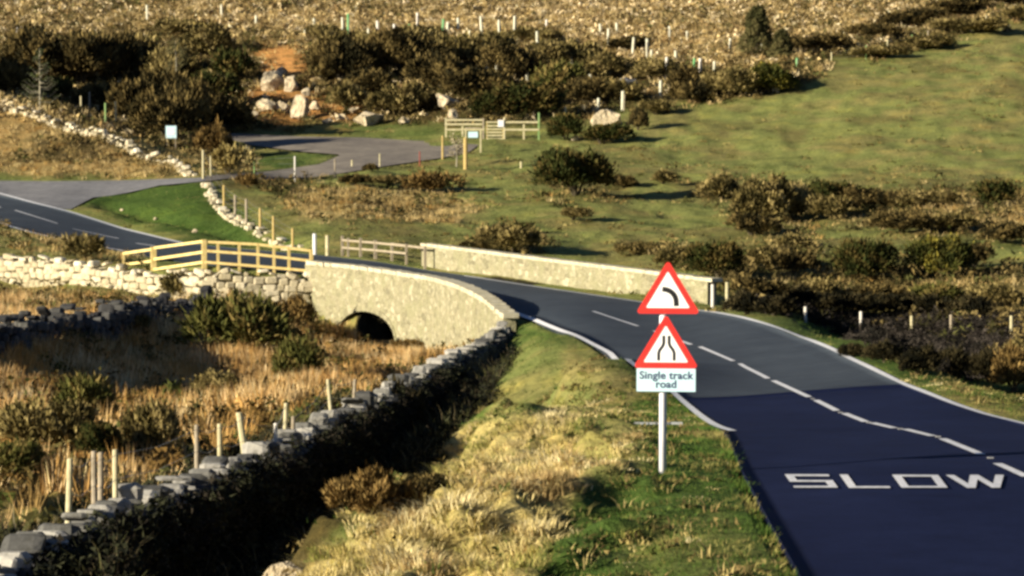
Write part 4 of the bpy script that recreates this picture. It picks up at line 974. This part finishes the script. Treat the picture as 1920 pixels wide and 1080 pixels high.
DIP = [(1400,590,42,38),(1452,592,44,34),(1500,577,44,36),(1560,590,46,38),(1600,580,40,30),(1660,592,50,38),(1700,586,44,34),(1745,592,50,36),(1830,598,54,38),(1600,668,34,22),(1660,680,44,36),(1720,702,44,46),(1790,706,46,50),(1850,712,40,50)]  # low bushes blackened to stand for the shade in the dip
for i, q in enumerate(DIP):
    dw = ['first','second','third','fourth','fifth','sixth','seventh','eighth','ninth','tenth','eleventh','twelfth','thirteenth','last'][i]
    B.append((*q, 'black', dw + ' dark bush in the shaded dip right of the road, counting away from the parapet'))  # black leaf colour stands for the shade in the dip
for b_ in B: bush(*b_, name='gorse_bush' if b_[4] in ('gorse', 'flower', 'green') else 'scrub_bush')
# scrub of the old quarry, every bush a thing
Q1 = [(60,150,80,86,'dark'),(20,180,60,60,'dark'),(150,160,70,90,'dark'),(230,150,62,80,'dark'),(110,190,50,40,'gorse'),(200,210,60,50,'dark'),(285,240,70,92,'dark'),(330,160,56,60,'brown'),(270,120,50,50,'brown'),(380,110,60,56,'brown'),
 (425,160,46,60,'gorse'),(380,205,60,60,'gorse'),(440,244,50,50,'dark'),(310,262,66,84,'dark'),(600,150,34,40,'brown'),(640,100,44,40,'brown'),(640,150,66,70,'dark'),(650,205,40,46,'brown'),(700,130,60,62,'brown'),(680,185,60,50,'dark'),
 (760,140,70,70,'dark'),(740,215,60,50,'brown'),(800,110,66,52,'brown'),(830,170,56,64,'dark'),(880,130,66,62,'brown'),(930,110,56,46,'brown'),(900,190,66,56,'dark'),(960,150,60,56,'dark'),(1000,225,84,60,'gorse'),(1040,180,60,56,'green'),
 (940,222,60,44,'gorse'),(1060,130,66,50,'brown'),(1120,150,56,44,'brown'),(1100,195,56,46,'dark'),(1160,190,50,36,'brown'),(1240,150,56,36,'brown'),(1290,165,44,36,'dark'),(610,75,40,26,'brown'),(350,65,60,26,'brown'),(790,75,50,24,'dark'),(1010,80,56,26,'brown'),(1180,95,46,24,'dark'),(780,210,40,36,'dark'),
 (1560,92,50,26,'dark'),(1640,72,56,26,'dark'),(1720,50,60,30,'dark'),(1800,30,60,32,'dark'),(1880,8,60,30,'dark'),(1500,98,46,26,'dark'),(1640,108,60,20,'brown'),(1730,92,60,24,'brown'),(1830,62,70,26,'brown'),(1910,40,50,26,'brown')]
ADJ = {'dark': 'dark', 'brown': 'brown', 'gorse': 'olive green', 'green': 'green'}
def place_phrase(x, y, hw):
    lm = [(75,190,'the bare little conifer'),(330,190,'the thin pale sapling'),(530,110,'the orange earth scar'),(562,222,'the leaning quarry slab'),(835,195,'the greenish white rock'),(925,245,'the small wooden gate'),(1143,225,'the large flat boulder'),(1420,60,'the tall dark evergreen'),(1000,60,'the middle of the straw slope'),(700,228,'the tan boulder by the track'),(1180,155,'the round grey rock'),(321,250,'the pale two legged sign'),(1624,100,'the green hedge line post'),(1803,50,'the upper hedge line posts'),(44,66,'the skyline boulder'),(745,160,'the yellow stone')]
    k = min(lm, key=lambda l: math.hypot(l[0] - x, l[1] - y)); dx, dy = x - k[0], y - k[1]
    a = 'right of' if dx > 0 else 'left of'
    v = 'above' if dy < 0 else 'below'
    if abs(dx) < 18: rel = v
    elif abs(dy) < 15: rel = a
    else: rel = v + ' and ' + a
    return rel, k[2], math.hypot(dx, dy)
used = {}
def unique(lb, alts):
    if lb not in used: used[lb] = 1; return lb
    for a in alts:
        q = lb.replace('{}', a)
    used[lb] += 1
    words = ['second', 'third', 'fourth', 'fifth', 'sixth', 'seventh', 'eighth', 'ninth']
    return words[used[lb] - 2] + ' ' + lb
Q1s = sorted(Q1, key=lambda q: math.hypot(0, 0) + min(math.hypot(l[0] - q[0], l[1] - q[1]) for l in [(75,190),(330,190),(530,110),(562,222),(835,195),(925,245),(1143,225),(1420,60),(1000,60),(700,228),(1180,155),(321,250),(1624,100),(1803,50),(44,66),(745,160)]))
for q in Q1s:
    rel, lm, d = place_phrase(q[0], q[1] - q[3] / 2, q[2]); size = 'big' if q[3] >= 60 else ('low' if q[3] < 32 else 'mid sized')
    lb = unique('%s %s scrub bush %s %s' % (size, ADJ[q[4]], rel, lm), [])
    bush(q[0], q[1], q[2], q[3], q[4], lb, name='scrub_bush', group='scrub bushes on the moor slope')

# ------------------------------------------------------------ trees
def conifer(px, pb, pt, label, bare=False):
    b, s = gbase(px, pb); h = (pb - pt) / s; root = empty('conifer_tree', b, label, 'tree')
    mb = MB(); mb.tube([(0, 0, -.2), (.02, 0, h * .5), (0, 0, h)], [.09, .06, .015], 7); mb.build('trunk', M['palebark'], root)
    V = []; C = []; r = np.random.RandomState(4); mb = MB()
    for k in range(46):
        z = h * (.12 + .86 * k / 46); L = (1 - z / h) * h * .38 + .15; a = r.uniform(0, 6.28); e = Vector((math.cos(a) * L, math.sin(a) * L, z + L * .35)); mb.tube([(0, 0, z), (e.x * .5, e.y * .5, z - .03), e], [.022, .015, .006], 4)
        n = 26
        for i in range(n):
            t = r.uniform(.2, 1); c = np.array([e.x * t, e.y * t, z + (e.z - z) * t]) + r.normal(0, .05, 3); d1 = r.normal(size=3) * .05; d2 = r.normal(size=3) * .05
            V.append([c, c + d1, c + d2]); C.append(np.array((.06, .075, .03)) * r.uniform(.7, 1.5))
    mb.build('branches', M['palebark'], root); tri_obj('needles', np.array(V), np.array(C), M['leaf'], root)
conifer(75, 205, 90, 'bare little grey green conifer in front of the dark scrub at upper left')
def sapling(px, pb, pt, label, pal, spread=.3, nt=900):
    b, s = gbase(px, pb); h = (pb - pt) / s; root = empty('sapling_tree', b, label, 'tree'); r = np.random.RandomState(int(px)); mb = MB(); mb.tube([(0, 0, -.2), (.04, 0, h * .6), (-.03, 0, h)], [.06, .045, .015], 7); mb.build('trunk', M['palebark'], root)
    mb = MB(); V = []; C = []
    for k in range(22):
        z = h * r.uniform(.3, .95); a = r.uniform(0, 6.28); L = h * spread * r.uniform(.5, 1); e = np.array([math.cos(a) * L, math.sin(a) * L, z + L * .8]); mb.tube([(0, 0, z), e], [.02, .006], 4)
        for i in range(nt // 22):
            c = np.array([e[0], e[1], z]) * r.uniform(.4, 1) + np.array([0, 0, 0]); c[2] = z + (e[2] - z) * r.uniform(.3, 1.1); c += r.normal(0, .09, 3); V.append([c, c + r.normal(size=3) * .06, c + r.normal(size=3) * .06]); C.append(np.array(pal) * r.uniform(.7, 1.4))
    mb.build('branches', M['bark'], root); tri_obj('crown', np.array(V), np.array(C), M['leaf'], root)
sapling(330, 190, 78, 'tall thin pale stemmed sapling in the middle of the upper left scrub', (.11, .10, .045), .3, 1300)
sapling(856, 312, 264, 'leafless twiggy little tree between the two amber posts', (.35, .30, .2), .42, 500)
def evergreen(px, pb, pt, hw, label):
    b, s = gbase(px, pb); h = (pb - pt) / s; w = hw / s; root = empty('evergreen_tree', b, label, 'tree'); mb = MB(); mb.tube([(0, 0, -.3), (0, 0, h * .5), (.05, 0, h * .9)], [.16, .1, .03], 8)
    r = np.random.RandomState(3)
    for k in range(14):
        z = h * r.uniform(.15, .8); a = r.uniform(0, 6.28); mb.tube([(0, 0, z), (math.cos(a) * w * .8, math.sin(a) * w * .8, z + .4)], [.05, .015], 5)
    mb.build('trunk', M['bark'], root)
    n = 7000; t = r.rand(n) ** .8; a = r.uniform(0, 6.28, n); lob = fbm(a * 1.6 + 3, t * 6, 3); rad = w * (.35 + 1.3 * lob) * np.sqrt(np.clip(1.08 - t, 0, 1)) * np.clip(t * 6 + .45, 0, 1) * np.where(r.rand(n) < .3, r.uniform(.3, 1, n), r.uniform(.85, 1.05, n))
    c = np.stack([np.cos(a) * rad, np.sin(a) * rad, h * (.06 + .94 * t)], 1); d1 = r.normal(size=(n, 3)) * .11; d2 = r.normal(size=(n, 3)) * .11
    C = np.array(PAL['ever'])[np.clip((lob * 5).astype(int), 0, 3)] * r.uniform(.7, 1.4, n)[:, None]; tri_obj('crown', np.stack([c, c + d1, c + d2], 1), C, M['leaf'], root)
evergreen(1420, 108, 14, 30, 'tall dark evergreen on the straw slope above the pasture corner'); evergreen(1466, 112, 58, 20, 'shorter dark evergreen at the right foot of the tall one')

# ------------------------------------------------------------ tree guards
TG = [(276,15,43,'p'),(416,13,35,'p'),(589,38,55,'p'),(572,58,73,'p'),(360,88,105,'g'),(643,38,66,'p'),(653,34,76,'g'),(691,58,80,'p'),(740,50,75,'w'),(769,48,64,'g'),(783,30,60,'w'),(805,60,82,'g'),(830,40,62,'g'),(839,44,60,'p'),(860,38,62,'p'),(904,38,76,'p'),(936,43,72,'p'),(964,36,66,'p'),(1008,65,96,'p'),
 (912,105,132,'p'),(931,120,150,'p'),(989,122,154,'p'),(1002,106,136,'p'),(1025,40,56,'w'),(1140,60,92,'p'),(1186,76,106,'p'),(1214,80,118,'p'),(1221,98,120,'p'),(1248,114,151,'w'),(1032,148,168,'p'),(1063,130,157,'g'),(1106,144,168,'p'),(1238,157,187,'p'),(1267,98,114,'p'),(1122,188,208,'p'),(1167,177,208,'p'),
 (1126,48,66,'p'),(1157,46,62,'p'),(1255,54,78,'p'),(1300,114,138,'g'),(1312,116,149,'w'),(1339,118,134,'p'),(1368,76,97,'p'),(1428,86,106,'p'),(1460,92,110,'p'),(1343,142,156,'p'),(1495,112,128,'g'),(1072,112,140,'p'),(1139,160,180,'p'),(1082,162,178,'p'),(708,42,58,'w'),(1290,62,80,'p'),(755,70,84,'p'),(880,60,76,'p'),(480,32,48,'p')]
tcol = {'p': ('tube', 'pale'), 'g': ('tubegreen', 'green'), 'w': ('tubewhite', 'white')}
tm = {}
def tube_mesh(k):
    if k not in tm:
        n = 10; v = []; 
        for r_, z in ((.5, 0), (.5, 1), (.42, 1), (.42, .1)):
            for i in range(n): a = 6.283 * i / n; v.append((r_ * math.cos(a), r_ * math.sin(a), z))
        f = [(j * n + i, j * n + (i + 1) % n, (j + 1) * n + (i + 1) % n, (j + 1) * n + i) for j in range(3) for i in range(n)]; o = mesh_obj('tube', v, f, M[tcol[k][0]], None); me = o.data; bpy.data.objects.remove(o)
        mb = MB(); mb.box((.62, 0, -.2), .2, .2, 1.05); o = mb.build('stake', M['timber']); sm = o.data; bpy.data.objects.remove(o); tm[k] = (me, sm)
    return tm[k]
TGs = sorted(TG, key=lambda q: (q[0]))
for q in TGs:
    b, s = gbase(q[0], q[2]); h = (q[2] - q[1]) / s * 1.2; ht = 'tall' if h > 1.35 else ('short' if h < .85 else 'slim')
    x, y = q[0], (q[1] + q[2]) / 2; rel, lm, d = place_phrase(x, y, 5)
    lb = unique('%s %s tree guard tube %s %s' % (ht, tcol[q[3]][1], rel, lm), [])
    root = empty('tree_guard', b, lb, 'tree guard', 'tree guards on the moor slope'); me, sm = tube_mesh(q[3])
    for m, nm in ((me, 'tube'), (sm, 'stake')):
        o = link(bpy.data.objects.new(nm, m), root); o.scale = (.24, .24, h)
    root.rotation_euler = (random.gauss(0, .03), random.gauss(0, .05), random.uniform(0, 6))

# ------------------------------------------------------------ ground cover as stuff
def scatter(n, y0, y1, want, xr=1.12, dist_min=.3, dens=None):
    u = rng.random(n); Y = np.sqrt(y0 ** 2 + u * (y1 ** 2 - y0 ** 2)); X = (rng.random(n) * 2 - 1) * Y * 960 / F * xr
    h = G(X, Y); z, px, py = zone(X, Y, h)
    w = sum(z[k] * v for k, v in want.items()); k = (rng.random(n) < w) & (droad(X, Y) > dist_min) & (dline(X, Y, SEAM) > .35)
    if dens is not None: k &= rng.random(n) < dens(X, Y)
    return X[k], Y[k], h[k], z[:, k], px[k], py[k]
def tufts(X, Y, h, nb, hgt, spread, wid, pal, lean=.5, curve=True, hs=None):
    m = len(X); hv = hgt * rng.uniform(.6, 1.4, m) * (1 if hs is None else hs); r = lambda *a: rng.random(a)
    a = r(m, nb) * 6.283; rad = np.sqrt(r(m, nb)) * spread * .5; bx = X[:, None] + np.cos(a) * rad; by = Y[:, None] + np.sin(a) * rad
    a2 = a + rng.normal(0, .6, (m, nb)); hh = hv[:, None] * rng.uniform(.6, 1.15, (m, nb)); ln = hh * lean * rng.uniform(.3, 1.5, (m, nb))
    dx = np.cos(a2); dy = np.sin(a2); ox = -dy * wid / 2; oy = dx * wid / 2
    z0 = np.broadcast_to(h[:, None] - .04, bx.shape)
    b0 = np.stack([bx - ox, by - oy, z0], -1); b1 = np.stack([bx + ox, by + oy, z0], -1)
    mz = hh * .6; m0 = np.stack([bx + dx * ln * .35 - ox * .8, by + dy * ln * .35 - oy * .8, z0 + mz], -1); m1 = np.stack([bx + dx * ln * .35 + ox * .8, by + dy * ln * .35 + oy * .8, z0 + mz], -1)
    tp = np.stack([bx + dx * ln, by + dy * ln, z0 + hh * (.95 - .15 * lean)], -1)
    pal = np.array(pal); base = pal[(np.clip(fbm(X * .9 + 5, Y * .6, 2) * 1.5 - .25 + rng.normal(0, .16, m), 0, .999) * len(pal)).astype(int)][:, None] * rng.uniform(.75, 1.25, (m, nb, 1)); C = base.reshape(-1, 3)
    if curve:
        V = np.concatenate([np.stack([b0, b1, m0], -2).reshape(-1, 3, 3), np.stack([b1, m1, m0], -2).reshape(-1, 3, 3), np.stack([m0, m1, tp], -2).reshape(-1, 3, 3)]); C = np.concatenate([C, C, C])
    else: V = np.stack([b0, b1, tp], -2).reshape(-1, 3, 3)
    return V, C
def clumps(X, Y, h, nt, rad, hgt, size, pal):
    m = len(X); rv = rad * rng.uniform(.5, 1.5, m); hv = hgt * rng.uniform(.5, 1.5, m)
    u = rng.normal(size=(m, nt, 3)); u /= np.linalg.norm(u, axis=-1)[..., None]; u[..., 2] = abs(u[..., 2]); q = rng.uniform(.75, 1.1, (m, nt, 1)); c = u * q * np.stack([rv, rv, hv], -1)[:, None] + np.stack([X, Y, h - .05], -1)[:, None]
    d1 = rng.normal(size=(m, nt, 3)) * size; d2 = rng.normal(size=(m, nt, 3)) * size; V = np.stack([c, c + d1, c + d2], -2).reshape(-1, 3, 3)
    pal = np.array(pal); C = (pal[rng.integers(0, len(pal), m)][:, None] * rng.uniform(.7, 1.3, (m, nt, 1))).reshape(-1, 3); return V, C
def stuff(name, parts, label, cat):
    V = np.concatenate([p[0] for p in parts]); C = np.concatenate([p[1] for p in parts]); o = tri_obj(name, V, np.clip(C, 0, .8), M['grass']); tag(o, label, cat, kind='stuff'); return o
S_ = [(.42,.31,.13),(.50,.38,.18),(.36,.25,.10),(.46,.36,.17),(.30,.22,.09)]
Hh = [(.05,.040,.015),(.095,.072,.028),(.15,.11,.04),(.03,.028,.01),(.22,.165,.065),(.08,.08,.025)]
# far slope
X, Y, h, z, px, py = scatter(30000, 205, 350, {1: 1.0, 2: .12, 5: .1})
far_s = tufts(X, Y, h, 14, .6, 1.0, .09, S_ + [(.60,.47,.26),(.20,.14,.06),(.55,.42,.2)], .6, False, hs=.35 + 1.3 * fbm(X * .5, Y * .25, 2))
X, Y, h, z, px, py = scatter(30000, 130, 205, {1: .8, 2: .15})
mid_s = tufts(X, Y, h, 12, .34, .5, .05, S_ + [(.36,.22,.07)], .6, False)
X, Y, h, z, px, py = scatter(26000, 205, 350, {1: 1.0, 2: .1, 5: .05})
far_c = clumps(X, Y, h, 26, .42, .42, .15, [(.50,.38,.18),(.70,.57,.36),(.38,.27,.11),(.62,.49,.28),(.24,.16,.07),(.44,.33,.15)])
stuff('straw_grass', [far_s, mid_s, far_c], 'pale straw coloured tussock grass across the moor slope', 'grass')
X, Y, h, z, px, py = scatter(36000, 105, 350, {2: .95, 1: .24, 5: .1}, dens=lambda x, y: np.where((x > 8.5) & (x < 26) & (y < 119), .12, 1) * .3 + .7 * sstep(.36, .52, fbm(x * .3, y * .3, 2)))
stuff('heather', [clumps(X, Y, h, 44, .55, .5, .1, Hh)], 'dark heather and low scrub of the quarry band and lower belts', 'heather')
PATCH = lambda x, y: sstep(.46, .55, fbm(x * .11 + 3, y * .055 + 8, 3) + .10 * sstep(-5, -40, x))
X, Y, h, z, px, py = scatter(36000, 225, 360, {1: 1.0}, dens=PATCH)
stuff('heather', [clumps(X, Y, h, 30, .5, .42, .12, [(.07,.055,.022),(.12,.09,.035),(.18,.13,.05),(.10,.095,.035),(.26,.19,.08)])], 'brown heather patches mottling the upper straw slope', 'heather')
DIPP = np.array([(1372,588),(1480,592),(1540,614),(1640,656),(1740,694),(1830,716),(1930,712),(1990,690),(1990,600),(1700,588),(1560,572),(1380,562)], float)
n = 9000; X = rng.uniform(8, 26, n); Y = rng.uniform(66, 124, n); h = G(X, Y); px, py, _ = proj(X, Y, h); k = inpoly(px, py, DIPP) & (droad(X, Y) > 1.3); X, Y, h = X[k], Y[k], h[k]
stuff('shade_heather', [clumps(X, Y, h, 60, .42, .34, .06, [(.012,.011,.009),(.020,.017,.013),(.032,.026,.022),(.05,.042,.035)])], 'heather coloured near-black as shade filling the dip right of the road', 'heather')  # near-black leaf colour stands for the shade lying in the dip
# pasture
X, Y, h, z, px, py = scatter(42000, 100, 300, {0: .6, 3: .5})
past = tufts(X, Y, h, 5, .11, .4, .05, [(.20,.24,.065),(.25,.26,.08),(.15,.19,.045),(.31,.28,.11)], .8, False)
X, Y, h, z, px, py = scatter(7000, 100, 300, {0: .9}, dens=lambda x, y: .12 + .88 * sstep(.5, .62, fbm(x * .16, y * .1, 3))); tus = clumps(X, Y, h, 26, .32, .13, .07, [(.12,.09,.03),(.20,.16,.06),(.09,.09,.025),(.26,.21,.08)])
stuff('pasture_grass', [past, tus], 'short olive grazed pasture grass with small tufts', 'grass')
# hollow left of the wall
X, Y, h, z, px, py = scatter(26000, 42, 130, {4: 1.0, 2: .45, 1: .8}, dist_min=.5)
k = inpoly(X, Y, LOWPOLY) & (np.hypot(X + 5.6, Y - 121) > 3.2); X, Y, h = X[k], Y[k], h[k]
br = tufts(X, Y, h, 18, .48, .45, .03, [(.62,.36,.12),(.48,.28,.09),(.74,.52,.26),(.36,.21,.07),(.68,.46,.21),(.26,.17,.06),(.76,.58,.33)], .4, False, hs=.4 + 1.2 * fbm(X * .35, Y * .2, 2))
X, Y, h, z, px, py = scatter(5200, 42, 130, {4: .18, 2: .9, 0: .3}); k = inpoly(X, Y, LOWPOLY)
br2 = clumps(X[k], Y[k], h[k], 70, .45, .42, .07, [(.05,.045,.015),(.08,.06,.02),(.13,.08,.025),(.07,.08,.02)])
stuff('bracken', [br, br2], 'orange brown bracken and rushes filling the hollow', 'bracken')
# lush verge
X, Y, h, z, px, py = scatter(60000, 28, 175, {3: 1.0, 0: .35}, xr=1.1, dist_min=.08); k = ~inpoly(X, Y, LOWPOLY); X, Y, h = X[k], Y[k], h[k]
lush = tufts(X, Y, h, 8, .09, .3, .022, [(.055,.10,.022),(.085,.125,.03),(.045,.075,.018),(.17,.17,.05)], .8, False)
X, Y, h, z, px, py = scatter(34000, 27, 62, {3: 1.0, 0: .9, 7: .4}, xr=1.1, dist_min=.05); k = ~inpoly(X, Y, LOWPOLY); X, Y, h = X[k], Y[k], h[k]
lush2 = tufts(X, Y, h, 16, .085, .24, .011, [(.06,.12,.02),(.10,.15,.03),(.045,.085,.016),(.22,.20,.06),(.30,.26,.09)], .8, False)
stuff('verge_grass', [lush, lush2], 'green verge grass beside the roads', 'grass')
X, Y, h, z, px, py = scatter(24000, 26, 66, {7: 1.0, 0: .5, 3: .07, 2: .1}, xr=1.12, dist_min=.25); k = ~inpoly(X, Y, LOWPOLY); X, Y, h, py, zz = X[k], Y[k], h[k], py[k], z[:, k]
cl = fbm(X * 1.15, Y * .75, 2); kk = rng.random(len(X)) < np.clip((cl - .36) * 6, .12, 1); X, Y, h, py, zz, cl = X[kk], Y[kk], h[kk], py[kk], zz[:, kk], cl[kk]
gold = tufts(X, Y, h, 36, .21, .36, .012, [(.20,.20,.05),(.36,.32,.10),(.50,.40,.15),(.60,.49,.22),(.66,.56,.30),(.42,.30,.13)], 1.0, True, hs=(.4 + .8 * zz[7]) * (.35 + 1.6 * np.clip(cl - .3, 0, .6)))
stuff('bank_grass', [gold], 'long bleached golden grass lying over the near bank', 'grass')
X, Y, h, z, px, py = scatter(3600, 27, 75, {3: .7, 0: .8, 7: .3}, xr=1.1, dist_min=.5); k = ~inpoly(X, Y, LOWPOLY); X, Y, h = X[k], Y[k], h[k]
wd = tufts(X, Y, h, 9, .17, .22, .018, [(.24,.17,.07),(.34,.27,.11),(.16,.14,.05),(.10,.13,.03)], .8, True)
wc = clumps(X[:700], Y[:700], h[:700], 40, .22, .10, .035, [(.10,.085,.03),(.17,.13,.05),(.06,.075,.02)])
stuff('verge_weeds', [wd, wc], 'brown dead weeds and small tufts dotted over the near verge', 'weeds')
# brambles blackened to stand for the wall's shade, and dead stems at its foot
u = rng.random(4600); wi = np.array([P(*q) for q in WALL]); k0 = u * (len(wi) - 3); i0 = k0.astype(int); fr = (k0 - i0)[:, None]
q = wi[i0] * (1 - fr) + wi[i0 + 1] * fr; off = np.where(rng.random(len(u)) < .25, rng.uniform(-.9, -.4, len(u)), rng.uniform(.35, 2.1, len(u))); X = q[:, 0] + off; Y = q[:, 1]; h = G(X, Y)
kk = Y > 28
kf = (u * 7919 % 1 < .38) & (off > 0)   # ivy and brambles, near-black to deepen the shade on the wall face
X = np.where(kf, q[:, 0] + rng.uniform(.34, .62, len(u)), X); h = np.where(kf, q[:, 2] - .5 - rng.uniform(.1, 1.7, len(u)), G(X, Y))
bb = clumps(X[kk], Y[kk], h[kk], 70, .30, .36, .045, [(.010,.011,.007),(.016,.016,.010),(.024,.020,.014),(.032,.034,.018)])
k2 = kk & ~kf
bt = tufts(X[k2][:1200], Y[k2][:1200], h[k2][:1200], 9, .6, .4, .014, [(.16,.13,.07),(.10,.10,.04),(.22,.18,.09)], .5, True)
stuff('brambles', [bb, bt], 'brambles coloured near-black as shade and dead stems along the foot of the field wall', 'brambles')
# a few tall seed stalks by the russet bush
# ------------------------------------------------------------ unseen shrubs added to throw long shadows over the bank
for i, (x, y, w, hgt) in enumerate([(-6.9, 26.6, .9, 1.9), (-7.6, 24.2, 1.0, 2.2), (-8.5, 22.0, 1.2, 2.6)]):
    b = np.array([x, y, gz(x, y)]); bush(0, 1000 + i, w * 100, hgt * 100, 'gorse', 'added unseen gorse bush just outside the left edge, %s from the camera' % ('nearest', 'second', 'third')[2 - i], base=b, s=100., var=i)

# ------------------------------------------------------------ light, camera
EL = math.radians(16); to = Vector((-.88, -.47, 0)).normalized() * math.cos(EL) + Vector((0, 0, math.sin(EL)))
sun = bpy.data.lights.new('sun', 'SUN'); sun.energy = 5.0; sun.angle = math.radians(.5); sun.color = (1, .89, .69); so = bpy.data.objects.new('sun', sun); link(so); so.rotation_euler = to.to_track_quat('Z', 'Y').to_euler()
w = bpy.data.worlds.new('World'); SC.world = w; w.use_nodes = True; nt = w.node_tree; sky = nt.nodes.new('ShaderNodeTexSky'); sky.sky_type = 'NISHITA'; sky.sun_disc = False; sky.sun_elevation = EL; sky.sun_rotation = math.atan2(to.x, to.y)
sky.air_density = .5; sky.dust_density = .3; sky.ozone_density = 3.0
nt.links.new(sky.outputs[0], nt.nodes['Background'].inputs[0]); nt.nodes['Background'].inputs[1].default_value = .05
cam = bpy.data.cameras.new('camera'); co = bpy.data.objects.new('camera', cam); link(co); co.location = (0, 0, HC); co.rotation_euler = (math.pi / 2 - PITCH, 0, 0); cam.sensor_width = 36; cam.lens = F / 1920 * 36; cam.clip_end = 5000; cam.clip_start = .5; SC.camera = co
SC.view_settings.view_transform = 'Standard'; SC.view_settings.look = 'None'; SC.view_settings.exposure = 1.1; SC.view_settings.gamma = 1
SC.cycles.filter_width = 3.0; SC.cycles.max_bounces = 4; SC.cycles.use_denoising = True
